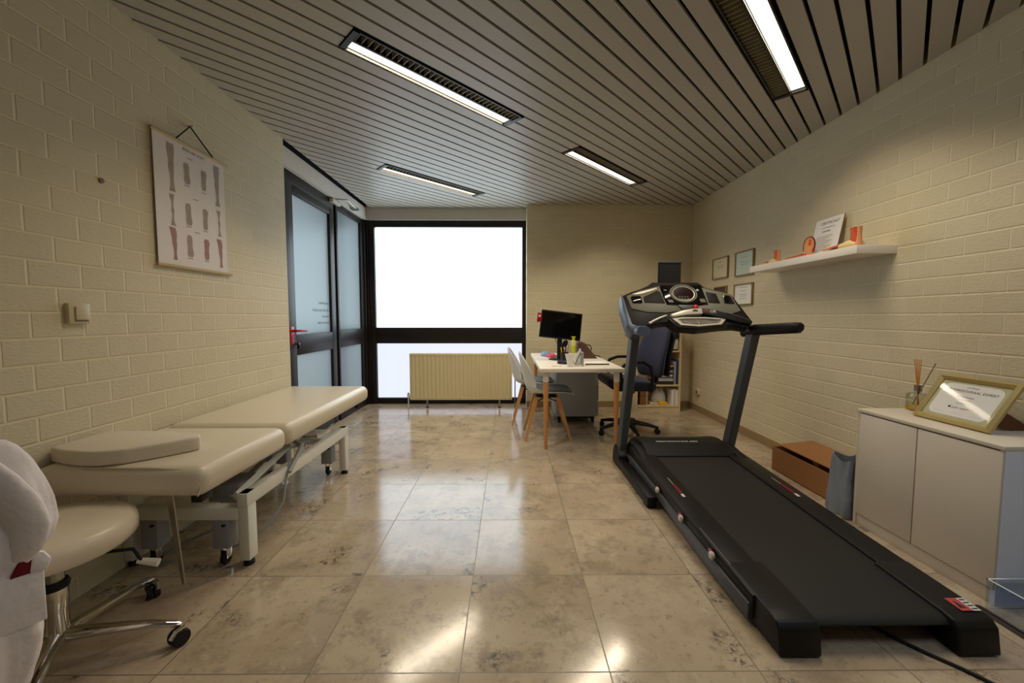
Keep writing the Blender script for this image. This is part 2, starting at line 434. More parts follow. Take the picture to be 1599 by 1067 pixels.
# ------------------------------------------------------------------ door with sidelight
fx0, fx1 = XD-.06, XD
d = MB()
d.box('darker_frame', fx0-.02, fx1-.012, YE+.002, 3.42, 0, 2.432, .004)
d.box('darker_frame', fx0, fx1-.018, 4.39, 4.46, 0, 2.432, .003)
d.box('dark_frame', fx0, fx1, 3.42, 4.40, 2.33, 2.432, .004)
df = struct(d.build('door_frame'))
leaf = MB()
for y0, y1, z0, z1 in ((3.425, 3.575, .02, 2.33), (4.30, 4.40, .02, 2.33), (3.575, 4.30, 2.255, 2.33), (3.575, 4.30, .825, 1.008), (3.575, 4.30, .02, .17)):
    leaf.box('dark_frame', fx0, fx1, y0, y1, z0, z1, .004)
door = struct(leaf.build('door_1'))
struct(MB().box('frosted', XD-.035, XD-.027, 3.57, 4.31, 1.0, 2.26).build('door_pane', parent=door, smooth=False))
struct(MB().box('frosted', XD-.035, XD-.027, 3.57, 4.31, .16, .83).build('door_pane', parent=door, smooth=False))
hd = MB()
hd.box('red', XD, XD+.012, 3.455, 3.515, .93, 1.085, .004)
hd.tube('red', [(XD+.008, 3.485, 1.048), (XD+.055, 3.485, 1.048), (XD+.06, 3.50, 1.048), (XD+.058, 3.63, 1.045)], .011)
tag(hd.build('door_handle', parent=door), 'red lever handle')
lk = MB(); lk.tube('steel', [(XD, 3.56, .93), (XD+.03, 3.56, .93)], .010).box('black', XD+.012, XD+.03, 3.555, 3.565, .885, .93, .002)
lk.build('door_lock', parent=door)
lt = MB()
Mt = frame_M((XD-.0265, 4.29, 1.36), (0, 1, 0), (0, 0, 1))
for i, (tx, sz) in enumerate((('OPENINGSUREN', .05), ('', .05), ('', 0))):
    if tx: lt.text('etched', tx, .03, frame_M((XD-.0265, 4.28, 1.30), (0, 1, 0), (0, 0, 1)), 'RIGHT')
lt.text('etched', 'PODOLOGIE PRAKTIJK', .034, frame_M((XD-.0265, 4.28, 1.225), (0, 1, 0), (0, 0, 1)), 'RIGHT')
lt.text('etched', 'Steunzolen', .034, frame_M((XD-.0265, 4.28, 1.165), (0, 1, 0), (0, 0, 1)), 'RIGHT')
lt.text('etched', 'enkel op afspraak', .036, frame_M((XD-.0265, 4.28, 1.10), (0, 1, 0), (0, 0, 1)), 'RIGHT')
lt.build('door_lettering', parent=door, smooth=False)
cl = MB()
cl.box('silver', XD, XD+.045, 4.30, 4.50, 2.385, 2.425, .006)
cl.tube('steel', [(XD+.03, 4.36, 2.43), (XD+.14, 4.44, 2.438), (XD+.10, 4.80, 2.44)], .008).box('steel', XD+.04, XD+.115, 4.76, 4.84, 2.43, 2.45, .003)
tag(cl.build('door_closer', parent=df), 'silver overhead closer')
sl = MB()
for y0, y1, z0, z1 in ((4.46, 4.50, .0, 2.432), (5.18, 5.262, 0, 2.432), (4.50, 5.18, 2.36, 2.432), (4.50, 5.18, .825, 1.02), (4.50, 5.18, 0, .10)):
    sl.box('dark_frame', fx0, fx1, y0, y1, z0, z1, .004)
side = struct(sl.build('window_2'))
struct(MB().box('frosted', XD-.035, XD-.027, 4.495, 5.19, 1.01, 2.37).build('pane', parent=side, smooth=False))
struct(MB().box('frosted', XD-.035, XD-.027, 4.495, 5.19, .09, .83).build('pane', parent=side, smooth=False))
# outside the door: unseen slab and upright block, added to shade the frosted glass
struct(MB().box('shade_block', -3.7, XD-.10, 3.3, 5.6, 2.46, 2.6).build('added_shade_slab', smooth=False))
struct(MB().box('shade_block', -2.5, -2.16, 4.45, 4.75, 0, 2.46).build('added_shade_pier', smooth=False))
# ------------------------------------------------------------------ ceiling lights
def fixture(s, t, flip, label, color=(1.0, .85, .64), watts=None, cut=(49, 63)):
    c = Vector(((s+t)/S2, (s-t)/S2, ZC))
    root = thing('ceiling_light', c, label, 'ceiling light', 'recessed louvred ceiling lights')
    # local frame: x along the fixture, y across it
    M = frame_M(c, (1, 1, 0), (-1, 1, 0))
    sg = -1 if flip else 1
    h = MB()
    for y0, y1 in ((-HW, -HW+.008), (HW-.008, HW)): h.box('fixture', -HL, HL, y0, y1, -.006, .075, M=M)
    for x0, x1 in ((-HL, -HL+.03), (HL-.03, HL)): h.box('fixture', x0, x1, -HW, HW, -.006, .075, M=M)
    h.box('fixture', -HL, HL, -HW, HW, .07, .078, M=M)
    h.box('fixture', -HL, HL, -.006, .006, -.003, .075, M=M)
    h.build('housing', parent=root, smooth=False)
    ya, yb = sorted((sg*.008, sg*(HW-.009)))
    MB().box('tube', -HL+.03, HL-.03, ya, yb, .012, .02, M=M).build('diffuser', parent=root, smooth=False)
    l = MB(); ya, yb = sorted((-sg*.008, -sg*(HW-.009)))
    n = 34
    for i in range(n):
        x = -HL+.04+(2*HL-.08)*i/(n-1)
        l.box('louvre', x-.0012, x+.0012, ya, yb, .0, .04, M=M)
    l.prism('louvre', [(ya, .042), (yb, .042), (yb, .06), ((ya+yb)/2, .068), (ya, .06)], -HL+.03, HL-.03, 'YZ', M=M)
    l.build('louvre', parent=root, smooth=False)
    L = bpy.data.lights.new('fluorescent_light', 'AREA'); L.shape = 'RECTANGLE'; L.size = 1.14; L.size_y = .075
    L.energy = watts or LAMP; L.color = color; L.spread = math.radians(SPREAD)
    # louvre photometry: sharp cut-off outside about 56 degrees from straight down
    L.use_nodes = True; nt = L.node_tree; em = nt.nodes['Emission']
    ge = nt.nodes.new('ShaderNodeNewGeometry'); dt = nt.nodes.new('ShaderNodeVectorMath'); dt.operation = 'DOT_PRODUCT'
    nt.links.new(ge.outputs['Normal'], dt.inputs[0]); nt.links.new(ge.outputs['Incoming'], dt.inputs[1])
    mr = nt.nodes.new('ShaderNodeMapRange'); mr.interpolation_type = 'SMOOTHSTEP'
    mr.inputs['From Min'].default_value = math.cos(math.radians(cut[1])); mr.inputs['From Max'].default_value = math.cos(math.radians(cut[0]))
    ab_ = nt.nodes.new('ShaderNodeMath'); ab_.operation = 'ABSOLUTE'
    nt.links.new(dt.outputs['Value'], ab_.inputs[0]); nt.links.new(ab_.outputs[0], mr.inputs['Value']); nt.links.new(mr.outputs[0], em.inputs['Strength'])
    lo = bpy.data.objects.new('fluorescent_light', L); col.objects.link(lo)
    yy = sg*HW/2
    Ml = M @ Matrix.Translation((0, yy, .006))
    lo.matrix_world = Ml
    lo.parent = root; lo.matrix_parent_inverse = Matrix.Translation(-c)
    return root
LAMP, SPREAD = 16.0, 180
fixture(*FIX[0], False, 'lit louvred ceiling light nearest above the examination table')
fixture(*FIX[1], False, 'lit louvred ceiling light nearest the frosted door and radiator window')
fixture(*FIX[2], False, 'lit louvred ceiling light above the desk, smallest on the right')
fixture(*FIX[3], True, 'lit louvred ceiling light above the treadmill, cut by the top of the photo')
fixture(*FIX[4], True, 'cool white louvred ceiling light beyond the right edge of the photo, over the near floor', (.72, .84, 1.0), 12.0, (60, 73))

# ------------------------------------------------------------------ left wall: chart and switch
wc = thing('wall_chart', (-1.795, 2.31, 1.445), 'anatomical wall chart of printed legs and feet hanging on left brick wall', 'poster')
sh = MB()
xs = XL+.014
y0, y1, z0, z1 = 2.065, 2.565, 1.440, 2.118
sh.box('chart', xs-.002, xs, y0, y1, z0, z1)
def fig(m, cy, cz, h, wprof):
    L, Rr = [], []
    n = len(wprof)
    for i, (dx, w_) in enumerate(wprof):
        z = cz+h/2-h*i/(n-1)
        L.append((xs+.0006, cy+dx-w_, z)); Rr.append((xs+.0006, cy+dx+w_, z))
    for i in range(n-1): sh.face(m, [L[i], Rr[i], Rr[i+1], L[i+1]])
legp = [(0, .022), (0, .024), (0, .020), (.002, .016), (0, .018), (.002, .014), (.003, .010), (.004, .012), (.002, .02)]
bonep = [(0, .016), (0, .012), (.002, .006), (.002, .005), (.002, .010), (.004, .006), (.002, .005), (.002, .009), (.004, .016)]
musp = [(-.008, .02), (0, .02), (.003, .018), (.003, .014), (.004, .015), (.006, .011), (.006, .008), (.006, .009), (.006, .014)]
footp = [(0, .012), (0, .018), (0, .019), (0, .018), (.001, .017), (.002, .018), (.003, .021), (.003, .022), (.002, .014)]
for cy, zt, zb, pr, mm in ((2.170, 2.085, 1.835, legp, 'figure'), (2.165, 1.82, 1.655, bonep, 'figure'), (2.165, 1.645, 1.475, musp, 'figure_red'),
                       (2.500, 2.085, 1.845, legp, 'figure'), (2.505, 1.82, 1.665, bonep, 'figure'), (2.505, 1.645, 1.475, musp, 'figure_red')):
    fig(mm, cy, (zt+zb)/2, zt-zb, pr)
for cy, sgn in ((2.272, 1), (2.395, -1)):
    for (zt, zb), mm in (((2.02, 1.905), 'figure'), ((1.80, 1.68), 'figure'), ((1.625, 1.505), 'figure' if sgn > 0 else 'figure_red')):
        fig(mm, cy, (zt+zb)/2, zt-zb, footp if sgn > 0 else [(a, b*.95) for a, b in footp[::-1]])
Mc = lambda y, z: frame_M((xs+.0006, y, z), (0, 1, 0), (0, 0, 1))
sh.text('ink_grey', 'BEEN EN VOET', .024, Mc(2.33, 2.082), ext=.0001)
for y, z in ((2.30, 2.05), (2.33, 1.835), (2.33, 1.65), (2.272, 1.895), (2.395, 1.893), (2.272, 1.672), (2.395, 1.672), (2.272, 1.497), (2.395, 1.497)):
    sh.box('ink_grey', xs, xs+.0008, y-.018, y+.018, z-.0018, z+.0018)
sh.build('printed_sheet', parent=wc, smooth=False)
MB().tube('light_wood', [(xs+.002, y0-.012, z1), (xs+.002, y1+.03, z1)], .008).build('hanging_rod', parent=wc)
MB().tube('light_wood', [(xs+.002, y0-.012, z0), (xs+.002, y1+.03, z0)], .009).build('hanging_rod', parent=wc)
MB().tube('cord', [(xs+.006, 2.205, z1+.006), (xs+.002, 2.31, 2.232), (xs+.006, 2.47, z1+.006)], .004).build('cord', parent=wc)
MB().tube('steel', [(XL-.004, 2.31, 2.232), (XL+.03, 2.31, 2.236)], .004).build('nail', parent=wc)

sw = thing('light_switch', (XL, 1.67, 1.184), 'beige rocker light switch on left brick wall below the chart', 'light switch')
MB().box('switch', XL-.003, XL+.020, 1.628, 1.712, 1.142, 1.226, .004).build('switch_box', parent=sw)
MB().box('switch', XL+.02, XL+.026, 1.650, 1.700, 1.158, 1.212, .002).box('switch_dark', XL+.020, XL+.022, 1.648, 1.702, 1.150, 1.156).build('rocker', parent=sw)
tag(MB().lathe('switch_dark', [(.001, 0), (.012, 0), (.012, .006), (.001, .008)], n=12, M=frame_M((XL-.001, 1.81, 1.77), (0, 1, 0), (0, 0, 1))).build('wall_plug', origin=None), 'small dark round plug in left brick wall beside the chart', 'wall plug')

# ------------------------------------------------------------------ examination table
bed = thing('examination_table', (-1.47, 2.35, 0), 'cream vinyl two-section examination table on white wheeled frame along left wall', 'examination table')
BX0, BX1, BZ0, BZ1 = -1.79, -1.145, .492, .612
MB().box('vinyl', BX0, BX1, 2.045, 3.235, BZ0, BZ1, .046, 5).build('body_section', parent=bed)
hs = MB().box('vinyl', BX0, BX1, 1.455, 2.04, BZ0-.004, BZ1-.006, .046, 5).build('head_section', parent=bed)
MB().tube('vinyl_edge', [(BX1-.02, 1.46, .50), (BX1-.014, 1.475, .55), (BX1-.03, 1.478, .592), (BX1-.20, 1.474, .602), (-1.60, 1.474, .602)], .0035, 8).build('piping', parent=hs)
fr = MB()
for x0, x1 in ((-1.26, -1.21), (-1.80, -1.755)):
    fr.box('white_metal', x0+.001, x1, 1.80, 2.955, .29, .352, .004)
for y in (1.80, 2.895): fr.box('white_metal', -1.755, -1.26, y, y+.055, .228, .286, .004)
fr.build('base_frame', parent=bed)
for x in (-1.236, -1.776):
    for y in (1.805, 2.90):
        lg = MB().box('white_metal', x-.024, x+.024, y, y+.062, .03, .352, .004).build('leg', parent=bed)
        MB().lathe('rubber', [(.005, 0), (.024, .0), (.024, .014), (.010, .018), (.010, .034)], (x, y+.031, 0), 16).build('foot_pad', parent=lg)
for x in (-1.345, -1.675):
    for y in (1.80, 2.875):
        hb = MB().box('grey_metal', x-.038, x+.038, y+.004, y+.075, .088, .228, .003).lathe('rubber', [(.001, 0), (.009, 0), (.009, .006), (.001, .008)], (x+.02, y+.0, .20), 8, ).build('caster_housing', parent=bed)
        cs = MB()
        cs.box('chrome', x-.016, x-.012, y+.02, y+.055, .03, .088, .001).box('chrome', x+.012, x+.016, y+.02, y+.055, .03, .088, .001)
        cs.lathe('rubber', [(.004, -.011), (.027, -.011), (.030, -.006), (.030, .006), (.027, .011), (.004, .011)], n=20, M=frame_M((x, y+.036, .030), (0, 1, 0), (0, 0, 1)))
        cs.build('caster', parent=hb)
uf = MB()
for x0, x1 in ((-1.36, -1.31), (-1.66, -1.61)): uf.box('white_metal', x0, x1, 1.62, 3.12, .445, .492, .004)
for y in (1.62, 2.02, 2.35, 2.7, 3.07): uf.box('white_metal', -1.66, -1.31, y, y+.05, .445, .487, .003)
uf.box('white_metal', -1.66, -1.31, 2.30, 2.72, .487, .495)
uf.build('upper_frame', parent=bed)
lm = MB()
for x in (-1.33, -1.62):
    lm.tube('white_metal', [(x, 1.90, .30), (x, 2.62, .44)], .021, 4); lm.tube('grey_metal', [(x, 2.84, .30), (x, 2.12, .44)], .020, 4)
lm.box('grey_metal', -1.62, -1.33, 2.20, 2.26, .355, .40, .003).box('white_metal', -1.66, -1.27, 2.62, 2.80, .352, .372, .003)
lm.tube('chrome', [(-1.62, 2.55, .40), (-1.24, 2.55, .40)], .012).tube('chrome', [(-1.58, 2.44, .37), (-1.26, 2.44, .37)], .007)
lm.build('lift_linkage', parent=bed)
MB().box('grey_metal', -1.56, -1.40, 2.02, 2.2, .21, .30, .008).tube('steel', [(-1.48, 2.2, .26), (-1.48, 2.62, .36)], .018).build('lift_motor', parent=bed)
MB().tube('grey_metal', [(-1.28, 2.34, .43), (-1.225, 2.32, .415), (-1.20, 2.22, .385), (-1.192, 2.12, .33)], [.012, .014, .012, .011], 10).build('height_lever', parent=bed)
cb = MB().tube('grey_box', [(-1.21, 2.16, .37), (-1.20, 2.10, .29), (-1.20, 2.07, .19), (-1.235, 1.99, .10), (-1.30, 1.95, .05), (-1.42, 1.93, .008)], .006, 8)
cb.tube('grey_box', [(-1.52, 2.05, .23), (-1.42, 1.98, .12), (-1.60, 1.92, .06), (-1.70, 1.88, .012)], .006, 8)
cb.tube('grey_box', [(-1.38, 2.0, .30), (-1.34, 1.96, .22), (-1.36, 1.9, .30)], .004, 8)
cb.build('cable', parent=bed)
tag(MB().prism('steel', [(-1.318, .50), (-1.293, .50), (-1.262, .13), (-1.273, .13)], 1.497, 1.503, 'XZ').build('support_strut', parent=bed), 'flat steel strut hanging from the head end')
MB().box('black', -1.225, -1.185, 1.50, 1.56, .455, .492, .004).build('hinge_bracket', parent=bed)
MB().tube('black', [(-1.20, 3.10, .492), (-1.20, 3.10, .455)], .012).build('end_knob', parent=bed)

# contoured pillow on the head end
pp = [(-1.785, 1.55), (-1.775, 1.525), (-1.69, 1.492), (-1.60, 1.474), (-1.545, 1.474), (-1.47, 1.50), (-1.385, 1.578), (-1.325, 1.645), (-1.312, 1.672), (-1.335, 1.705), (-1.40, 1.735), (-1.50, 1.755), (-1.62, 1.76), (-1.72, 1.76), (-1.78, 1.745)]
pl = MB().prism('pillow_top', pp, BZ1-.0055, BZ1+.054, 'XY', .010, 3)
tag(pl.build('pillow', origin=(-1.53, 1.6, BZ1-.006)), 'cream contoured vinyl head pillow lying on near end of examination table', 'pillow')

# ------------------------------------------------------------------ saddle stool with chrome five-star base
SC = Vector((-1.51, 1.28, 0))
st = thing('stool', SC, 'round cream vinyl swivel stool on chrome five-star base beside examination table', 'stool')
MB().lathe('vinyl', [(.005, .395), (.17, .397), (.198, .402), (.212, .418), (.214, .450), (.208, .470), (.19, .483), (.10, .487), (.005, .487)], SC, 40).build('seat', parent=st)
MB().box('steel', SC.x-.08, SC.x+.08, SC.y-.06, SC.y+.06, .37, .398, .004).lathe('steel', [(.01, .29), (.026, .29), (.026, .372), (.01, .372)], SC, 20).lathe('black', [(.01, .272), (.036, .272), (.039, .285), (.034, .296), (.01, .296)], SC, 20).build('seat_mount', parent=st)
MB().lathe('chrome', [(.01, .10), (.030, .10), (.030, .20), (.033, .21), (.033, .275), (.01, .275)], SC, 28).build('column', parent=st)
for i in range(5):
    a = math.radians(16+72*i)
    dx, dy = math.cos(a), math.sin(a)
    pts = [(SC.x+dx*r, SC.y+dy*r, z) for r, z in ((.02, .105), (.07, .105), (.16, .098), (.26, .088), (.335, .070), (.345, .066))]
    lg = MB().tube('chrome', pts, [.030, .026, .020, .016, .013, .006], 12, sq=.75).build('leg', parent=st)
    c = MB(); cx_, cy_ = SC.x+dx*.33, SC.y+dy*.33
    c.tube('chrome', [(cx_, cy_, .072), (cx_, cy_, .045)], .006)
    cm = frame_M((cx_+.012, cy_-.006, .029), (math.cos(a+.9), math.sin(a+.9), 0), (0, 0, 1))
    c.lathe('rubber', [(.004, -.022), (.026, -.022), (.029, -.016), (.029, -.004), (.012, -.003), (.012, .003), (.029, .004), (.029, .016), (.026, .022), (.004, .022)], n=20, M=cm)
    c.lathe('chrome', [(.004, -.0245), (.02, -.0245), (.02, -.0215), (.004, -.0215)], n=16, M=cm)
    c.tube('chrome', [cm @ Vector((-.03, .012, .012)), cm @ Vector((-.015, .031, .012)), cm @ Vector((.012, .033, .012))], .009, 8)
    c.build('caster', parent=lg)
lv = MB().tube('black', [(SC.x+.06, SC.y+.03, .367), (SC.x+.17, SC.y+.10, .345), (SC.x+.20, SC.y+.10, .30)], .006)
lv.build('height_lever', parent=st)
lvk = MB().tube('white', [(SC.x+.185, SC.y+.10, .302), (SC.x+.245, SC.y+.115, .285)], [.010, .014], 12).build('lever_grip', parent=st)
bd = Vector((.42, -.9075, 0)); bc = SC+bd*.335
MB().tube('steel', [tuple(SC+bd*.06+Vector((0, 0, .365))), tuple(SC+bd*.30+Vector((0, 0, .365))), tuple(bc+Vector((0, 0, .40))), tuple(bc+Vector((0, 0, .60)))], .012).build('back_post', parent=st)
Mb = frame_M(bc+Vector((0, 0, .70)), (.9075, .42, 0), (0, 0, 1))
MB().box('vinyl', -.11, .11, -.10, .10, -.028, .028, .025, 3, M=Mb).build('backrest', parent=st)

# lab coat draped over the stool back
tz = Vector((.9075, .42, 0)); nzv = Vector((.42, -.9075, 0))
ct = thing('lab_coat', (bc.x, bc.y, .2), 'white cotton coat draped over the stool at the left edge', 'coat')
keys = [(.868, .03, .012), (.862, .075, .034), (.84, .105, .05), (.80, .130, .062), (.74, .150, .070), (.68, .164, .076), (.62, .168, .080), (.575, .158, .078), (.535, .134, .072), (.48, .126, .074), (.40, .128, .080), (.33, .132, .084), (.27, .122, .082), (.22, .105, .076), (.17, .09, .07)]
rings = []
NR = 96
def lerp_keys(z):
    for a_, b_ in zip(keys[:-1], keys[1:]):
        if a_[0] >= z >= b_[0]:
            t_ = (a_[0]-z)/(a_[0]-b_[0]); return a_[1]+(b_[1]-a_[1])*t_, a_[2]+(b_[2]-a_[2])*t_
    return keys[-1][1:]
for i in range(46):
    f = i/45; z = .868-(.868-.17)*f
    wx, wy = lerp_keys(z)
    ring = []
    for j in range(NR):
        a = 2*PI*j/NR
        am = min(1, max(0, (f-.06)/.25))
        fold = (1-abs(math.sin(4.5*a+.6+1.2*f)))**1.6
        rip = 1+am*(.10*fold-.05+.045*math.sin(7*a-2+3.5*f)+.02*math.sin(17*a+6*f)+.03*math.sin(3*a+9*f))
        sag = .05*math.exp(-((z-.60)/.045)**2)*(.6+.4*math.sin(3*a+1))
        u, v = math.cos(a)*wx*(rip+sag*.5), math.sin(a)*wy*(rip+sag)
        p = bc+tz*u+nzv*(v+.004)
        ring.append((p.x, p.y, z+.010*math.sin(4*a+2)*am))
    rings.append(ring)
cto = MB().loft('coat', rings, cap=True).build('coat_body', parent=ct, ang=80)
sv = MB()
def cp(u, v, z): p = bc+tz*u+nzv*v; return (p.x, p.y, z)
def soft(pts, n=5):
    P_ = [Vector(p) for p in pts]; out = []
    for i in range(len(P_)-1):
        p0, p1, p2, p3 = P_[max(i-1, 0)], P_[i], P_[i+1], P_[min(i+2, len(P_)-1)]
        for k in range(n):
            t_ = k/n; out.append(.5*((2*p1)+(p2-p0)*t_+(2*p0-5*p1+4*p2-p3)*t_*t_+(3*p1-p0-3*p2+p3)*t_**3))
    return out+[P_[-1]]
def taper(ks, n): return [ks[min(int(k_), len(ks)-2)]*(1-(k_-min(int(k_), len(ks)-2)))+ks[min(int(k_), len(ks)-2)+1]*(k_-min(int(k_), len(ks)-2)) for k_ in [i*(len(ks)-1)/(n-1) for i in range(n)]]
sp = soft([cp(-.02, .055, .855), cp(.05, .068, .825), cp(.10, .068, .765), cp(.130, .060, .70), cp(.142, .050, .64), cp(.130, .045, .585), cp(.108, .045, .555)])
sv.tube('coat', sp, taper([.014, .018, .021, .022, .021, .017, .006], len(sp)), 16, sq=1.9)
sv.build('sleeve', parent=ct, ang=80)
lp = MB()
sp = soft([cp(-.09, .055, .862), cp(-.03, .078, .835), cp(.01, .086, .77), cp(.03, .088, .70), cp(.055, .088, .635)])
lp.tube('coat', sp, taper([.010, .014, .014, .012, .005], len(sp)), 12, sq=2.2)
lp.build('lapel', parent=ct, ang=80)
pk = MB()
Mp = frame_M((-1.256, .979, .513), (.626, .78, 0), (-.02, .03, 1))     # pocket faces out into the room
pk.box('coat', -.16, .050, -.14, .0, -.006, .003, .003, M=Mp).build('pocket', parent=ct)
rd = MB().prism('dark_red', [(-.006, -.004), (.036, -.004), (.034, .030), (.024, .056), (.012, .042)], -.004, .005, 'XY', .002, M=Mp)
tag(rd.build('pocket_lining', parent=ct), 'dark red cloth poking out of the pocket')
MB().prism('coat', [(.026, -.003), (.056, -.006), (.064, .020), (.052, .044), (.034, .05)], -.006, .008, 'XY', .004, M=Mp).build('pocket_flap', parent=ct)

# ------------------------------------------------------------------ radiator
ra = thing('radiator', (-.61, 5.1, 0), 'cream panel radiator on short legs in front of frosted window', 'radiator')
RX0, RX1, RY0, RY1, RZ0, RZ1 = -1.27, .038, 5.055, 5.13, .105, .705
n = 25; poly = [(RX0, RY1), (RX0, RY0+.006)]
pw = (RX1-RX0-.03)/n
for i in range(n):
    x = RX0+.015+i*pw
    poly += [(x+.006, RY0+.006), (x+.014, RY0-.004), (x+pw-.014, RY0-.004), (x+pw-.006, RY0+.006)]
poly += [(RX1, RY0+.006), (RX1, RY1)]
rb = MB().prism('cream_metal', poly, RZ0+.03, RZ1-.035, 'XY')
rb.box('cream_metal', RX0, RX1, RY0, RY1, RZ1-.038, RZ1, .006).box('cream_metal', RX0, RX1, RY0, RY1, RZ0, RZ0+.034, .006)
rb.build('panel', parent=ra, ang=30)
for x in (-1.055, -.125):
    MB().box('steel', x-.012, x+.012, 5.08, 5.11, .006, RZ0+.02, .002).box('rubber', x-.018, x+.018, 5.072, 5.118, 0, .008).build('leg', parent=ra)
MB().tube('white_metal', [(-1.30, 5.10, 0), (-1.30, 5.10, .14), (-1.27, 5.10, .15)], .008).lathe('white_metal', [(.005, .0), (.016, .0), (.018, .04), (.012, .05)], (-1.30, 5.10, .13), 14).lathe('black', [(.004, 0), (.010, 0), (.010, .012), (.004, .012)], (-1.30, 5.10, .18), 12).build('valve', parent=ra)
MB().tube('steel', [(.076, 5.10, 0), (.076, 5.10, .62), (.06, 5.10, .645), (.035, 5.10, .65)], .0075).build('supply_pipe', parent=ra)

# ------------------------------------------------------------------ desk
dk = thing('desk', (.65, 4.17, 0), 'white rectangular desk with round beech legs near the back wall', 'desk')
DX0, DX1, DY0, DY1, DZ = .268, 1.005, 3.42, 4.92, .722
MB().box('white', DX0, DX1, DY0, DY1, DZ-.034, DZ, .003).build('desktop', parent=dk)
for x in (DX0+.055, DX1-.06):
    for y in (DY0+.05, DY1-.05):
        lg = MB().lathe('beech_red', [(.002, 0), (.013, 0), (.014, .02), (.024, .58), (.024, .605), (.002, .605)], (x, y, 0), 18).build('leg', parent=dk)
        MB().lathe('white', [(.002, .60), (.0255, .60), (.0265, DZ-.034), (.002, DZ-.034)], (x, y, 0), 18).build('leg_collar', parent=lg)
pd = thing('drawer_pedestal', (.75, 4.62, 0), 'grey mobile drawer pedestal under the white desk', 'drawer unit')
MB().box('pedestal', .515, .965, 4.32, 4.80, .075, .60, .004).box('dark_box', .54, .94, 4.34, 4.78, .05, .075).build('carcass', parent=pd)
for k in range(3):
    dr = MB().box('pedestal', .965, .983, 4.33, 4.79, .085+.170*k, .248+.170*k, .003).build('drawer', parent=pd)
    MB().tube('steel', [(.983, 4.56, .17+.170*k), (1.0, 4.56, .17+.170*k)], .010).build('knob', parent=dr)
for x in (.555, .925):
    for y in (4.36, 4.76):
        MB().lathe('rubber', [(.004, -.012), (.022, -.012), (.025, -.007), (.025, .007), (.022, .012), (.004, .012)], n=18, M=frame_M((x, y, .025), (0, 1, 0), (0, 0, 1))).tube('black', [(x-.012, y, .058), (x-.012, y, .035)], .008).box('black', x-.022, x+.022, y-.02, y+.02, .046, .055, .003).build('caster', parent=pd)

# white shell chairs
def shell_grid(stations, nv, off=0.0, vmax=1.0):
    rows = []
    for i, (x, z, hw, curl) in enumerate(stations):
        a = stations[max(i-1, 0)]; b = stations[min(i+1, len(stations)-1)]
        tx, tz_ = b[0]-a[0], b[1]-a[1]; L = math.hypot(tx, tz_); nx, nz = tz_/L, -tx/L
        row = []
        for j in range(nv+1):
            v = (-1+2*j/nv)*vmax
            k = curl*abs(v)**2.4+off
            row.append((x+nx*k, v*hw, z+nz*k))
        rows.append(row)
    return rows
STN = [(.243, .425, .17, .0), (.225, .444, .195, .006), (.16, .446, .208, .02), (.06, .434, .218, .036), (-.05, .425, .220, .054), (-.13, .428, .218, .074), (-.18, .446, .214, .092), (-.212, .49, .210, .104), (-.228, .55, .206, .104), (-.243, .62, .200, .090), (-.258, .69, .188, .068), (-.270, .75, .166, .046), (-.278, .795, .130, .028), (-.282, .822, .085, .016), (-.283, .832, .04, .008)]
def shell_mesh(mb, m, st_, off, th, vmax=1.0, nv=14):
    t = bmesh.new(); rows = [[t.verts.new(p) for p in r] for r in shell_grid(st_, nv, off, vmax)]
    for a, b in zip(rows[:-1], rows[1:]):
        for j in range(nv): t.faces.new((a[j], a[j+1], b[j+1], b[j]))
    bmesh.ops.recalc_face_normals(t, faces=t.faces)
    bmesh.ops.solidify(t, geom=t.faces[:], thickness=th)
    mb._take(t, m); return mb
ch = thing('shell_chair', (0, 0, 0), 'white shell chair with grey seat pad and beech legs, nearer of two at the desk', 'chair', 'white shell chairs at the desk')
shell_mesh(MB(), 'shell', STN, 0, .007).build('seat_shell', parent=ch, ang=60, subdiv=1)
shell_mesh(MB(), 'grey_pad', STN[1:8], -.004 if False else .012, .012, .88).build('seat_pad', parent=ch, ang=60, subdiv=1)
for sx in (-1, 1):
    for sy in (-1, 1):
        top = Vector((.10*sx-.01, .10*sy, .405)); bot = Vector((.215*sx-.003, .195*sy, 0))
        l = MB().loft('beech', [[(p.x+dx*w_, p.y+dy*w_*.8, z) for dx, dy in ((-1, -1), (1, -1), (1, 1), (-1, 1))] for p, w_, z in ((bot, .010, 0), (bot.lerp(top, .6), .017, .243), (top, .021, .405))])
        l.build('leg', parent=ch, ang=30)
br = MB()
for sx, sy in ((1, 1), (1, -1)):
    br.tube('black', [(-.135*sx-.01, -.13*sy, .31), (-.10*sx-.01, -.10*sy, .36), (0-.01, 0, .385), (.10*sx-.01, .10*sy, .36), (.135*sx-.01, .13*sy, .31)], .006, 8)
br.box('black', -.11, .09, -.10, .10, .40, .412, .003).build('leg_brace', parent=ch)
ch.location = (.372, 3.87, 0); ch.rotation_euler.z = math.radians(0)
c2 = copy_tree(ch); c2.location = (.262, 4.42, 0); c2.rotation_euler.z = math.radians(-3)
c2['label'] = 'white shell chair with grey seat pad and beech legs, farther one beside the radiator'

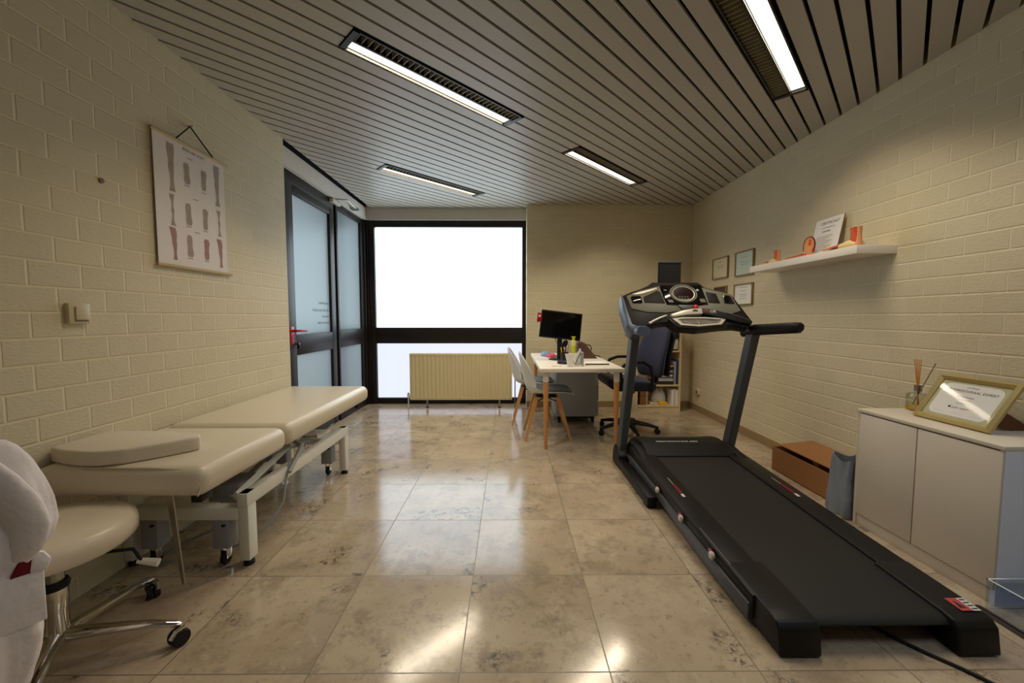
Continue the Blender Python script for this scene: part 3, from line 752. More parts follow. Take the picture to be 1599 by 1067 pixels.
# navy office chair
oc = thing('office_chair', (1.19, 3.98, 0), 'navy fabric swivel office chair behind the desk and treadmill upright', 'office chair')
MB().prism('navy', [(.935, .555), (.945, .51), (.985, .475), (1.05, .455), (1.38, .455), (1.41, .475), (1.41, .53), (1.37, .548), (1.15, .562), (1.0, .575), (.955, .575)], 3.75, 4.22, 'XZ', .022, 3).build('seat', parent=oc)
bk = MB()
rings = []
Rb = Matrix.Translation((1.495, 3.95, 0)) @ Matrix.Rotation(math.radians(27), 4, 'Z')
for z, x, hw, th in ((.585, -.06, .12, .03), (.61, -.07, .155, .05), (.70, -.08, .175, .06), (.80, -.065, .178, .055), (.90, -.03, .175, .05), (1.0, .01, .16, .045), (1.06, .04, .14, .038), (1.085, .05, .10, .02)):
    rings.append([tuple(Rb @ Vector((x+th*math.cos(a)-.05*abs(math.sin(a))**2, hw*math.sin(a), z))) for a in [2*PI*j/28 for j in range(28)]])
bk.loft('navy', rings).build('backrest', parent=oc, ang=60)
MB().prism('black_matt', [(-.03, .60), (.005, .585), (.02, .78), (.09, 1.0), (.095, 1.04), (.07, 1.03), (-.01, .80)], -.14, .14, 'XZ', .010, M=Rb).build('back_shell', parent=oc)
MB().tube('black', [(1.20, 3.97, .44), (1.42, 3.97, .45), (1.48, 3.97, .52), (1.50, 3.97, .80)], .022).build('back_bar', parent=oc)
for y in (3.71, 4.25):
    ar = MB().tube('black', [(1.34, y, .46), (1.35, y, .60), (1.33, y, .70), (1.26, y, .745), (1.16, y, .745), (1.08, y, .715), (1.045, y, .66), (1.05, y, .60), (1.10, y, .50), (1.18, y, .46)], .012, 10, sq=1.4)
    ar.build('armrest', parent=oc)
MB().lathe('black', [(.01, .06), (.035, .06), (.030, .25), (.022, .25), (.022, .42), (.06, .44), (.06, .455), (.01, .455)], (1.19, 3.98, 0), 18).build('column', parent=oc)
for i in range(5):
    a = math.radians(-14+72*i); dx, dy = math.cos(a), math.sin(a)
    lg = MB().tube('black', [(1.19+dx*r, 3.98+dy*r, z) for r, z in ((.02, .10), (.1, .105), (.22, .085), (.31, .062))], [.032, .028, .022, .016], 10, sq=.8).build('leg', parent=oc)
    MB().lathe('rubber', [(.004, -.022), (.022, -.022), (.026, -.014), (.026, .014), (.022, .022), (.004, .022)], n=16, M=frame_M((1.19+dx*.30, 3.98+dy*.30, .026), (math.cos(a+.6), math.sin(a+.6), 0), (0, 0, 1))).tube('black', [(1.19+dx*.30, 3.98+dy*.30, .07), (1.19+dx*.30, 3.98+dy*.30, .05)], .008).build('caster', parent=lg)

# ------------------------------------------------------------------ on the desk
mo = thing('monitor', (.53, 4.16, DZ), 'black flat monitor standing tilted on the white desk', 'monitor')
Mm = Matrix.Translation((.533, 4.11, 1.083)) @ Matrix.Rotation(math.radians(6), 4, 'Y') @ Matrix.Rotation(math.radians(-6), 4, 'X') @ Matrix.Rotation(math.radians(5), 4, 'Z')
mb = MB().box('black', -.216, .216, -.012, .022, -.142, .142, .006, M=Mm).box('black', -.12, .12, .02, .05, -.08, .08, .012, M=Mm)
mb.build('housing', parent=mo)
MB().box('screen', -.205, .205, -.0145, -.0115, -.124, .128, M=Mm).build('screen', parent=mo)
MB().tube('black', [(.53, 4.16, .735), (.53, 4.17, .95), (.533, 4.14, 1.05)], [.03, .026, .02]).build('stand_neck', parent=mo)
MB().lathe('black', [(.005, 0), (.115, 0), (.115, .008), (.04, .016), (.005, .016)], (.53, 4.17, DZ), 28).build('stand_base', parent=mo)
MB().tube('cord', [(.47, 4.13, .965), (.50, 4.15, .90), (.55, 4.2, .86), (.60, 4.25, .80), (.66, 4.4, .726)], .004).build('monitor_cable', parent=mo)
rt = thing('card_holder', (.312, 4.05, 1.115), 'red card holder clipped to left edge of the black monitor', 'card holder')
Mr = Matrix.Translation((.312, 4.088, 1.165)) @ Matrix.Rotation(math.radians(4), 4, 'Y')
MB().box('red', -.026, .024, -.008, .008, -.047, .047, .004, M=Mr).build('holder', parent=rt)
MB().box('paper', -.012, .010, -.0092, -.0075, .005, .028, M=Mr).build('card', parent=rt)
MB().box('dark_red', -.018, .016, -.0092, -.0075, -.040, -.032, M=Mr).build('slot', parent=rt)

def pen(name, m, x, y, h, lean, label, cap=None):
    o = MB().tube(m, [(x, y, DZ+.012), (x+lean[0], y+lean[1], DZ+h)], .005, 8)
    if cap: o.tube(cap, [(x+lean[0]*.8, y+lean[1]*.8, DZ+h*.8), (x+lean[0], y+lean[1], DZ+h)], .006, 8)
    return tag(o.build(name), label, 'pen', 'pens in the desk cup')
pc = thing('pen_cup', (.545, 3.90, DZ), 'black pen cup on the desk below the monitor', 'pen cup')
MB().lathe('dark_box', [(.004, 0), (.036, 0), (.040, .10), (.037, .10), (.033, .006), (.004, .006)], (.545, 3.90, DZ), 20).build('cup', parent=pc)
pen('pen', 'black', .535, 3.90, .20, (-.02, .0), 'black pen leaning left in the desk pen cup')
pen('pen', 'lime', .525, 3.89, .15, (-.016, -.005), 'yellow-capped short pen leaning left in the desk pen cup', 'yellow')
pen('pen', 'black', .55, 3.905, .205, (.012, .0), 'black pen standing nearly upright in the desk pen cup')
pen('pen', 'grey_metal', .56, 3.90, .185, (.028, .0), 'grey pen leaning right in the desk pen cup')
sc_ = MB().prism('black', [(-.022, 0), (.022, 0), (.03, .035), (.024, .066), (-.002, .074), (-.022, .05)], -.008, .008, 'XZ', .004, M=Matrix.Translation((.535, 3.915, DZ+.155)) @ Matrix.Rotation(.4, 4, 'Y')).tube('black', [(.54, 3.915, DZ+.03), (.53, 3.915, DZ+.16)], .006)
tag(sc_.build('scissors'), 'black handled scissors standing in the desk pen cup', 'scissors')
tb = thing('spray_bottle', (.61, 3.76, DZ), 'lime green slim bottle standing upside down on the desk', 'bottle')
MB().lathe('lime', [(.003, .005), (.008, .008), (.012, .09), (.022, .17), (.022, .178), (.003, .178)], (.61, 3.76, DZ), 18).build('body', parent=tb)
MB().lathe('lime_clear', [(.003, .178), (.022, .178), (.022, .215), (.014, .225), (.003, .225)], (.61, 3.76, DZ), 18).build('shoulder', parent=tb)
MB().lathe('lime', [(.003, .225), (.013, .225), (.013, .25), (.024, .262), (.003, .262)], (.61, 3.76, DZ), 18).build('foot', parent=tb)
MB().lathe('black', [(.003, 0), (.016, 0), (.012, .03), (.003, .03)], (.61, 3.76, DZ), 14).build('cap', parent=tb)
wt = thing('cream_tube', (.56, 3.54, DZ), 'white squeezable tube standing on the desk front edge', 'tube')
MB().loft('paper', [[(.545+s*.0+dx*a, 3.54+dy*b, DZ+z) for dx, dy in ((-1, -1), (1, -1), (1, 1), (-1, 1))] for s, a, b, z in ((0, .024, .018, .0), (0, .024, .018, .028), (1, .030, .016, .06), (1, .046, .006, .118))]).build('tube_body', parent=wt, ang=20)
MB().lathe('white', [(.003, 0), (.022, 0), (.022, .022), (.003, .022)], (.545, 3.54, DZ+.0), 16).build('tube_cap', parent=wt)
db_ = thing('leaflet_holder', (.63, 3.61, DZ), 'small white and grey leaflet holder beside the white tube on desk', 'leaflet holder')
MB().prism('paper', [(.585, DZ), (.66, DZ), (.66, DZ+.125), (.60, DZ+.12)], 3.60, 3.606, 'XZ').box('grey_box', .655, .675, 3.58, 3.66, DZ, DZ+.128, .002).box('white', .585, .66, 3.575, 3.66, DZ, DZ+.014, .002).build('holder', parent=db_, smooth=False)
MB().box('ink', -.003, .003, -.002, .002, 0, .12, M=Matrix.Translation((.60, 3.597, DZ+.016)) @ Matrix.Rotation(math.radians(24), 4, 'Y')).box('paper_g', .605, .652, 3.596, 3.599, DZ+.02, DZ+.085).build('leaflet', parent=db_)
wb = tag(MB().lathe('paper_g', [(.003, 0), (.020, 0), (.020, .11), (.012, .125), (.012, .145), (.003, .145)], n=18, M=Matrix.Translation((.66, 3.80, DZ)) @ Matrix.Rotation(math.radians(8), 4, 'Y')).build('small_bottle'), 'small pale grey bottle beside the lime bottle on desk', 'bottle')
tag(MB().prism('navy_dark', [(-.055, -.025), (-.03, -.04), (.02, -.042), (.05, -.03), (.055, .0), (.03, .03), (-.02, .036), (-.05, .015)], 0, .032, 'XY', .012, 3, M=Matrix.Translation((.515, 3.78, DZ)) @ Matrix.Rotation(-.35, 4, 'Z')).build('computer_mouse'), 'dark navy computer mouse lying on the white desk', 'computer mouse')
def blob(m, x, y, rx, ry, h, seed):
    rnd = random.Random(seed); rr = []
    ph = [rnd.uniform(0, 6) for _ in range(3)]
    for f, z in ((1, 0), (1.05, .3), (.9, .65), (.55, .92), (.12, 1)):
        rr.append([(x+rx*f*math.cos(a)*(1+.15*math.sin(3*a+ph[0])), y+ry*f*math.sin(a)*(1+.15*math.sin(2*a+ph[1])), DZ+h*z*(1+.12*math.sin(4*a+ph[2]))) for a in [2*PI*j/20 for j in range(20)]])
    return MB().loft(m, rr)
tag(blob('sky', .42, 4.52, .06, .05, .05, 1).build('folded_cloth', ang=60), 'light blue crumpled cloth on far left of desk', 'cloth')
tag(blob('pink', .47, 4.40, .055, .045, .04, 2).build('folded_cloth', ang=60), 'pink crumpled cloth on the desk in front of the blue one', 'cloth')
tag(blob('green', .565, 4.42, .05, .04, .032, 3).build('folded_cloth', ang=60), 'green crumpled cloth on the desk under the monitor', 'cloth')
tag(MB().box('paper', -.09, .09, -.12, .12, 0, .006, M=Matrix.Translation((.60, 4.66, DZ)) @ Matrix.Rotation(.2, 4, 'Z')).build('paper_sheet', smooth=False), 'white paper pad at the back of the desk behind the monitor', 'paper')
tag(MB().box('paper', -.115, .115, -.16, .16, 0, .005, M=Matrix.Translation((.815, 3.80, DZ)) @ Matrix.Rotation(-.02, 4, 'Z')).build('paper_sheet', smooth=False), 'white sheet of paper lying on right side of the desk', 'paper')
tag(MB().tube('ink', [(.705, 3.655, DZ+.011), (.925, 3.655, DZ+.011)], .006, 8).build('pencil'), 'dark pencil lying along near edge of the paper sheet on desk', 'pencil')
tag(MB().box('tan', .385, .475, 3.585, 3.605, DZ, DZ+.004, .001).build('wooden_strip'), 'thin tan wooden strip lying at the front left of the desk', 'strip')
bg = MB().prism('brown_bag', [(.735, DZ), (.955, DZ), (.94, DZ+.012), (.87, DZ+.10), (.82, DZ+.165), (.77, DZ+.185), (.735, DZ+.17)], 4.26, 4.40, 'XZ', .012, 3)
tag(bg.build('brown_bag'), 'dark brown soft bag slumped on the desk beside the monitor', 'bag')
tag(MB().tube('cord', [(.84, 4.44, DZ+.10), (.87, 4.45, DZ+.135), (.91, 4.47, DZ+.13), (.93, 4.48, DZ+.09), (.915, 4.49, DZ+.045), (.95, 4.50, DZ+.02), (.985, 4.46, DZ+.010), (1.015, 4.45, DZ+.008), (1.03, 4.44, DZ-.02), (1.03, 4.43, DZ-.20)], .006, 8).build('power_cable'), 'black cable looping over the right edge of the desk', 'cable')

# ------------------------------------------------------------------ bookcase in the corner
bc_ = thing('bookcase', (1.83, 4.97, 0), 'light birch open bookcase in the back right corner', 'bookcase')
KX0, KX1, KY0, KY1, KZ = 1.56, 2.105, 4.83, 5.105, 1.10
b = MB()
for x0 in (KX0, KX1-.018): b.box('birch', x0, x0+.018, KY0, KY1, 0, KZ, .001)
b.box('birch', KX0, KX1, KY0, KY1, KZ, KZ+.018, .001).box('birch', KX0+.018, KX1-.018, KY1-.012, KY1, .05, KZ)
b.build('carcass', parent=bc_, smooth=False)
for z in (.062, .318, .738):
    MB().box('birch', KX0+.018, KX1-.018, KY0+.004, KY1-.012, z, z+.018, .001).build('shelf', parent=bc_, smooth=False)
MB().box('birch', KX0+.018, KX1-.018, KY0+.012, KY0+.026, 0, .062).build('plinth', parent=bc_, smooth=False)
for i in range(2):
    k = MB().box('kraft', 1.62, 1.70, KY0+.03, KY1-.03, .081+.112*i, .187+.112*i, .002).box('white', 1.700, 1.706, KY0+.028, KY1-.03, .081+.112*i, .187+.112*i)
    tag(k.build('storage_box', smooth=False), ('brown storage box on the bottom bookcase shelf, lower of two', 'brown storage box on the bottom bookcase shelf, upper of two')[i], 'box', 'brown storage boxes in the bookcase')
tag(MB().box('yellow', 1.86, 1.95, KY0+.01, KY0+.10, .081, .118, .003).build('yellow_box'), 'yellow flat box on the bottom bookcase shelf', 'box')
tag(MB().box('tan', 1.75, 1.85, KY0+.02, KY0+.16, .081, .106, .003).build('tan_box'), 'tan flat box on the bottom bookcase shelf beside the yellow one', 'box')
tag(MB().loft('paper_g', [[(1.895+.085*f*math.cos(a)*(1+.1*math.sin(3*a)), 4.99+.06*f*math.sin(a), .0805+z*(1+.1*math.sin(2*a+1))) for a in [2*PI*j/18 for j in range(18)]] for f, z in ((1, 0), (1.1, .05), (.9, .12), (.5, .17), (.1, .18))]).build('plastic_bag', ang=60), 'pale grey crumpled plastic bag on the bottom bookcase shelf', 'bag')
for i, (m, wd, hh, lb) in enumerate((('paper', .022, .19, 'white binder leftmost of three on the bottom bookcase shelf'), ('paper_g', .022, .20, 'pale grey binder between two white binders on bottom bookcase shelf'), ('paper', .024, .185, 'white binder against the right side of the bottom bookcase shelf'))):
    x = 2.012+.0245*i
    tag(MB().box(m, x, x+wd, KY0+.03, KY1-.03, .081, .081+hh, .002).build('binder'), lb, 'binder', 'binders in the bookcase')
z = .3365
names = ['white', 'grey', 'dark', 'pale', 'black', 'cream', 'grey-blue', 'brown', 'white-edged', 'slate', 'wine red', 'ivory']
mats_ = ['dark_box', 'paper_g', 'grey_box', 'dark_box', 'paper_g', 'dark_box', 'paper', 'grey_box', 'dark_box', 'wine', 'tan', 'wine']
hts = [.045, .012, .026, .014, .030, .022, .012, .014, .03, .016, .014, .018]
lab = ['lowest, black', 'second from below, pale', 'third from below, grey', 'fourth from below, black', 'fifth from below, pale', 'sixth from below, black', 'seventh from below, white', 'eighth from below, grey', 'ninth from below, black', 'tenth from below, wine red', 'eleventh from below, tan', 'topmost, wine red']
for i in range(12):
    dx = random.uniform(-.006, .006)
    tag(MB().box(mats_[i], 1.79+dx, 2.018+dx, KY0+.02+random.uniform(0, .012), KY1-.03, z, z+hts[i]-.0005, .001).build('magazine', smooth=False), lab[i]+' magazine pile in the middle bookcase shelf stack', 'magazine', 'flat stack in the middle bookcase shelf')
    z += hts[i]
for i, (m, hh) in enumerate((('grey_box', .285), ('navy_book', .30))):
    x = 2.030+.028*i
    tag(MB().box(m, x, x+.026, KY0+.03, KY1-.03, .3365, .3365+hh, .002).build('book'), ('grey-blue upright book beside flat stack in middle bookcase shelf', 'navy upright book against right side of middle bookcase shelf')[i], 'book', 'upright books in the bookcase')
tag(MB().box('dark_box', 1.82, 2.06, KY0+.03, KY1-.03, .7565, .772, .001).build('folder', smooth=False), 'dark folder under paper stack on the top bookcase shelf', 'folder')
tag(MB().box('paper_g', 1.84, 2.075, KY0+.03, KY1-.03, .7725, .90, .006).build('paper_stack'), 'pale paper stack on the top bookcase shelf', 'paper stack')
hb = MB().box('dark_box', 1.86, 2.07, KY0+.02, KY1-.03, .9005, 1.02, .004)
hb.prism('green', [(1.955, .985), (1.972, .945), (1.989, .985), (1.982, .985), (1.972, .958), (1.962, .985)], KY0+.018, KY0+.0205, 'XZ')
tag(hb.build('dark_box'), 'dark box on paper stack at top of the bookcase', 'box')

# ------------------------------------------------------------------ right wall pictures, socket
def picture(y0, y1, z0, z1, m, label, lines, fm='frame_brown'):
    o = thing('wall_certificate', (XR, (y0+y1)/2, z0), label, 'framed certificate', 'framed certificates on the right wall')
    f = MB(); t = .012
    for a0, a1, b0, b1 in ((y0, y1, z0, z0+t), (y0, y1, z1-t, z1), (y0, y0+t, z0+t, z1-t), (y1-t, y1, z0+t, z1-t)):
        f.box(fm, XR-.02, XR+.002, a0, a1, b0, b1, .002)
    f.build('frame', parent=o)
    p = MB().box(m, XR-.010, XR-.004, y0+t, y1-t, z0+t, z1-t)
    for fy, fz, wd in lines:
        yc = y1-(y1-y0)*fy; zc_ = z0+(z1-z0)*fz
        p.box('ink_grey', XR-.0108, XR-.0098, yc-wd/2, yc+wd/2, zc_-.0018, zc_+.0018)
    p.build('document', parent=o, smooth=False)
    return o
picture(4.26, 4.58, 1.590, 1.822, 'yellowed', 'yellowed framed certificate at upper left of the group above treadmill', [(.5, .78, .1), (.5, .6, .16), (.5, .5, .12), (.12, .12, .04)])
picture(3.815, 4.125, 1.580, 1.825, 'mint', 'pale mint framed certificate beside the left end of white shelf', [(.5, .75, .1), (.5, .55, .14), (.5, .45, .12)])
picture(3.815, 4.13, 1.288, 1.502, 'paper', 'white framed certificate below the mint one', [(.5, .82, .14), (.5, .66, .08), (.5, .5, .12), (.5, .42, .10), (.5, .3, .12), (.12, .85, .02), (.88, .85, .02)], 'frame_brown')
picture(4.275, 4.53, 1.300, 1.505, 'brown_bag', 'dark framed picture half hidden behind the treadmill console', [(.5, .5, .08)], 'frame_brown')
so = thing('wall_socket', (XR, 4.85, .21), 'small white wall socket low on right wall near bookcase', 'socket')
MB().box('switch', XR-.028, XR+.002, 4.815, 4.885, .212, .284, .005).build('socket_box', parent=so)
MB().lathe('switch_dark', [(.003, 0), (.020, 0), (.020, .004), (.003, .004)], n=16, M=frame_M((XR-.028, 4.85, .248), (0, -1, 0), (0, 0, 1))).build('socket_face', parent=so)
sb = thing('wall_socket', (1.08, YB, .47), 'small white wall socket on back wall right of desk', 'socket')
MB().box('switch', 1.05, 1.11, YB-.026, YB+.002, .45, .51, .005).build('socket_box', parent=sb)
MB().lathe('switch_dark', [(.003, 0), (.018, 0), (.018, .004), (.003, .004)], n=16, M=frame_M((1.08, YB-.026, .48), (1, 0, 0), (0, 0, 1))).build('socket_face', parent=sb)

# floating shelf with anatomy models
sf = MB().box('white', 2.095, XR+.001, 2.415, 3.485, 1.553, 1.604, .002)
tag(sf.build('wall_shelf', origin=(2.22, 2.95, 1.553)), 'white floating shelf on right wall holding foot models', 'shelf')
def ell(c, rx, ry, n=16, tilt=0):
    return [(c[0]+rx*math.cos(2*PI*j/n), c[1]+ry*math.sin(2*PI*j/n), c[2]+tilt*ry*math.sin(2*PI*j/n)) for j in range(n)]
SZ = 1.604
def foot_model(y, x, h, L, label, kind):
    """ankle at (x, y), toes towards +Y and slightly to -X"""
    o = thing('foot_model', (x, y, SZ), label, 'anatomical model', 'anatomical foot models on the white shelf')
    r = h*.27
    f = MB()
    rings = []
    for t, w_, hh in ((-.22, .7, .22), (-.12, 1.0, .38), (.05, 1.0, .46), (.25, .95, .40), (.5, .95, .28), (.75, 1.05, .19), (.95, 1.0, .13), (1.05, .6, .07)):
        cy = y+L*t; cx_ = x-L*t*.35; hz = h*hh
        rings.append([(cx_+r*w_*math.cos(a), cy, SZ+max(.0, hz*.5+hz*.5*math.sin(a))) for a in [2*PI*j/16 for j in range(16)]])
    f.loft('bone' if kind != 'flat' else 'muscle', rings).build('foot', parent=o, ang=60)
    lg = MB()
    if kind == 'leg':
        rr = [ell((x, y+L*q, SZ+h*z_), r*w_, r*w_*1.15) for z_, w_, q in ((.2, .85, .0), (.42, .78, .01), (.6, .68, .01), (.8, .72, .01), (1.0, .82, .01))]
        lg.loft('muscle', rr).build('lower_leg', parent=o, ang=60)
        MB().loft('flesh', [[(x+r*.62*w_*math.cos(a)-.004, y-r*.85+r*.42*w_*math.sin(a), SZ+h*z_) for a in [2*PI*j/14 for j in range(14)]] for z_, w_ in ((.02, .9), (.12, 1.05), (.3, .8), (.6, .62), (1.0, .7))]).build('heel_tendon', parent=o, ang=60)
    MB().loft('muscle', [[(x-L*t*.35+r*1.02*w_*math.cos(a), y+L*t, SZ+.002+max(0, h*hh*(.5+.52*math.sin(a)))) for a in [2*PI*j/14 for j in range(14)]] for t, w_, hh in ((.3, .6, .30), (.45, .98, .29), (.75, 1.06, .20), (.96, 1.0, .135))]).build('forefoot_muscle', parent=o, ang=60)
    return o, r
foot_model(3.26, 2.18, .105, .10, 'small anatomical foot model at far left end of white shelf', 'leg')
foot_model(2.535, 2.19, .130, .155, 'largest anatomical foot model at the near right end of white shelf', 'leg')
o, r = foot_model(2.95, 2.17, .07, .12, 'anatomical foot section model with oval outline in middle of white shelf', 'flat')
oc_ = [(.038*math.cos(2*PI*j/28), .062*math.sin(2*PI*j/28)) for j in range(28)]
Mo = frame_M((2.20, 2.94, SZ+.085), (.35, -1, 0), (.10, .0, 1))
MB().prism('flesh', oc_, -.006, .006, 'XY', M=Mo).build('section_disc', parent=o, ang=40)
MB().tube('maroon', [tuple(Mo @ Vector((a*1.03, b_*1.03, .002))) for a, b_ in oc_+oc_[:1]], .0055, 8).build('section_rim', parent=o)
MB().prism('muscle', [(-.004, -.05), (.014, -.05), (.012, .04), (.0, .05)], .006, .012, 'XY', .002, M=Mo).prism('bone', [(-.028, -.055), (-.008, -.055), (-.008, .0), (-.022, -.01)], .006, .014, 'XY', .002, M=Mo).build('section_bone', parent=o)
MB().box('flesh', 2.175, 2.225, 2.91, 2.96, SZ, SZ+.085, .012).build('heel_block', parent=o)
pcx = thing('paper_certificate', (2.26, 2.90, SZ), 'white printed certificate leaning on wall behind the foot models', 'certificate')
Mq = frame_M((2.262, 2.905, SZ+.001), (0, -1, 0), (.058, 0, .30))
q = MB().box('paper', -.125, .125, 0, .285, -.003, 0, M=Mq)
q.text('ink', 'CERTIFICAAT', .028, Mq @ Matrix.Translation((.01, .240, .0006)), ext=.0002)
q.text('ink_grey', 'wordt uitgereikt aan', .014, Mq @ Matrix.Translation((.005, .212, .0006)), ext=.0002)
q.text('ink', 'Laureaat', .022, Mq @ Matrix.Translation((-.01, .183, .0006)), ext=.0002, shear=.3)
for i in range(9): q.box('ink_grey', -.085, .01+.025*((i*7) % 3), .05+.0125*i, .053+.0125*i, .0, .0005, M=Mq)
q.box('gold_dark', .1252, .128, 0, .285, -.006, 0, M=Mq)  # darker gold is this frame edge's own colour
q.build('sheet', parent=pcx, smooth=False)
tag(MB().tube('ink', [(2.12, 2.66, SZ+.006), (2.125, 2.60, SZ+.006)], .006, 8).build('marker_pen'), 'short black pen lying on the white shelf between foot models', 'pen')

# ------------------------------------------------------------------ white cabinet
cab = thing('cabinet', (2.14, 1.85, 0), 'low white two-door cabinet against right wall beside the treadmill', 'cabinet')
CX0, CX1, CY0, CY1, CZ = 1.962, XR-.014, 1.53, 2.195, .658
k = MB().box('cabinet', CX0+.018, CX1, CY0+.001, CY1, .0, .064).box('cabinet', CX0, CX1, CY1-.018, CY1, 0, CZ-.018).box('cabinet_side', CX0+.002, CX1, CY0, CY0+.018, .0, CZ-.018)
k.box('gap', CX0+.006, CX1, CY0+.018, CY1-.018, .064, CZ-.02)
k.build('carcass', parent=cab, smooth=False)
MB().box('cabinet', CX0+.005, CX0+.014, CY0+.018, CY1-.018, 0, .06, .001).build('plinth', parent=cab)
MB().box('cabinet', CX0-.006, CX1, CY0-.002, CY1+.002, CZ-.018, CZ, .002).build('cabinet_top', parent=cab)
MB().box('cabinet', CX0-.004, CX0+.012, CY0+.004, 1.864, .066, CZ-.024, .0015).build('door', parent=cab)
MB().box('cabinet', CX0-.004, CX0+.012, 1.869, CY1-.020, .066, CZ-.024, .0015).build('door', parent=cab)

rd_ = thing('reed_diffuser', (2.235, 2.14, CZ), 'clear square reed diffuser with yellow oil on the white cabinet', 'reed diffuser')
MB().box('glass', 2.200, 2.270, 2.105, 2.175, CZ, CZ+.095, .006).build('bottle', parent=rd_)
tag(MB().box('oil', 2.2035, 2.2665, 2.1085, 2.1715, CZ+.004, CZ+.026, .003).build('oil', parent=rd_), 'yellow fragrance oil')
MB().lathe('glass', [(.004, .095), (.014, .095), (.014, .112), (.004, .112)], (2.235, 2.14, CZ), 16).lathe('steel', [(.006, .108), (.017, .108), (.017, .14), (.006, .14)], (2.235, 2.14, CZ), 18).build('collar', parent=rd_)
for dx, dy, m in ((-.012, .018, 'reed'), (-.004, .014, 'reed'), (.006, .010, 'reed'), (.012, .004, 'reed'), (.034, -.05, 'reed_dark')):
    MB().tube(m, [(2.235-dx*.3, 2.14-dy*.3, CZ+.03), (2.235+dx, 2.14+dy, CZ+.28 if m == 'reed' else CZ+.265)], .0022, 6).build('reed', parent=rd_)

# framed certificate standing on the cabinet
cf = thing('framed_certificate', (2.13, 1.86, CZ), 'gold framed certificate standing tilted on top of the white cabinet', 'framed certificate')
Wf, Hf = .342, .252
Mf = frame_M((2.100, 1.688, CZ+.001), (.02, 1, 0), (.145, 0, .212))
# local x runs away from the camera; mirror so that text reads from the room side: outward normal must be -X
Mf = frame_M((2.107, 2.030, CZ+.001), (-.012, -.342, 0), (.135, 0, .212))
f = MB(); t = .026
def bar(a, b_, c, d_):
    f.loft('gold', [[a[0:2]+(0,), b_[0:2]+(0,), d_[0:2]+(.018,), c[0:2]+(.010,)], [a[2:4]+(0,), b_[2:4]+(0,), d_[2:4]+(.018,), c[2:4]+(.010,)]], M=Mf)
for (ax, ay), (bx_, by), (ix, iy), (jx, jy) in (((0, 0), (Wf, 0), (t, t), (Wf-t, t)), ((Wf, 0), (Wf, Hf), (Wf-t, t), (Wf-t, Hf-t)), ((Wf, Hf), (0, Hf), (Wf-t, Hf-t), (t, Hf-t)), ((0, Hf), (0, 0), (t, Hf-t), (t, t))):
    mx_, my_ = (ax+ix)/2, (ay+iy)/2; nx_, ny_ = (bx_+jx)/2, (by+jy)/2
    f.loft('gold', [[(ax, ay, 0), (ax, ay, .012), (mx_, my_, .022), (ix, iy, .010), (ix, iy, 0)], [(bx_, by, 0), (bx_, by, .012), (nx_, ny_, .022), (jx, jy, .010), (jx, jy, 0)]], M=Mf)
f.build('frame', parent=cf, ang=20)
p = MB().box('pattern', t-.002, Wf-t+.002, t-.002, Hf-t+.002, .002, .005, M=Mf)
iw0, iw1, ih0, ih1 = t+.016, Wf-t-.016, t+.014, Hf-t-.012; rc = .035
oct_ = []
for cx_, cy_, a0 in ((iw1-rc, ih0+rc, -90), (iw1-rc, ih1-rc, 0), (iw0+rc, ih1-rc, 90), (iw0+rc, ih0+rc, 180)): oct_ += arc((cx_, cy_), rc, a0, a0+90, 6)
p.prism('paper', oct_, .005, .0056, 'XY', M=Mf)
T = lambda x_, y_: Mf @ Matrix.Translation((x_, y_, .0060))
p.text('ink_grey', 'certificaat', .013, T(Wf/2, .196), ext=.0001)
p.text('ink', 'PODOPOSTURAAL EXPERT', .0185, T(Wf/2, .172), ext=.0001)
p.text('ink', 'uitgereikt aan', .014, T(Wf/2-.01, .143), ext=.0001, shear=.3)
p.text('ink_grey', 'de houder', .012, T(Wf/2, .128), ext=.0001, shear=.3)
p.box('mint', Wf/2-.03, Wf/2+.03, .108, .116, .0056, .006, M=Mf)
p.box('ink', Wf/2-.050, Wf/2-.040, .083, .093, .0056, .006, M=Mf)
p.text('ink', 'podo', .014, T(Wf/2-.020, .083), ext=.0001).text('red_ink', 'expert', .014, T(Wf/2+.020, .083), ext=.0001)
for x_ in (.09, Wf/2, .25): p.box('paper_g', x_-.025, x_+.025, .056, .058, .0056, .006, M=Mf)
p.build('document', parent=cf, smooth=False)
MB().box('glazing', t-.002, Wf-t+.002, t-.002, Hf-t+.002, .0066, .0080, M=Mf).build('glazing', parent=cf, smooth=False)
MB().box('brown_board', .004, Wf-.004, .004, Hf-.004, -.004, 0, M=Mf).build('backing_board', parent=cf, smooth=False)
MB().prism('brown_board', [(2.20, .757), (2.225, .79), (2.322, .665), (2.322, CZ+.001), (2.29, CZ+.001)], 1.80, 1.806, 'XZ').prism('brown_board', [(2.17, CZ+.02), (2.20, CZ+.10), (2.318, CZ+.028), (2.318, CZ+.001), (2.25, CZ+.001)], 1.745, 1.752, 'XZ').build('easel_stand', parent=cf, smooth=False)

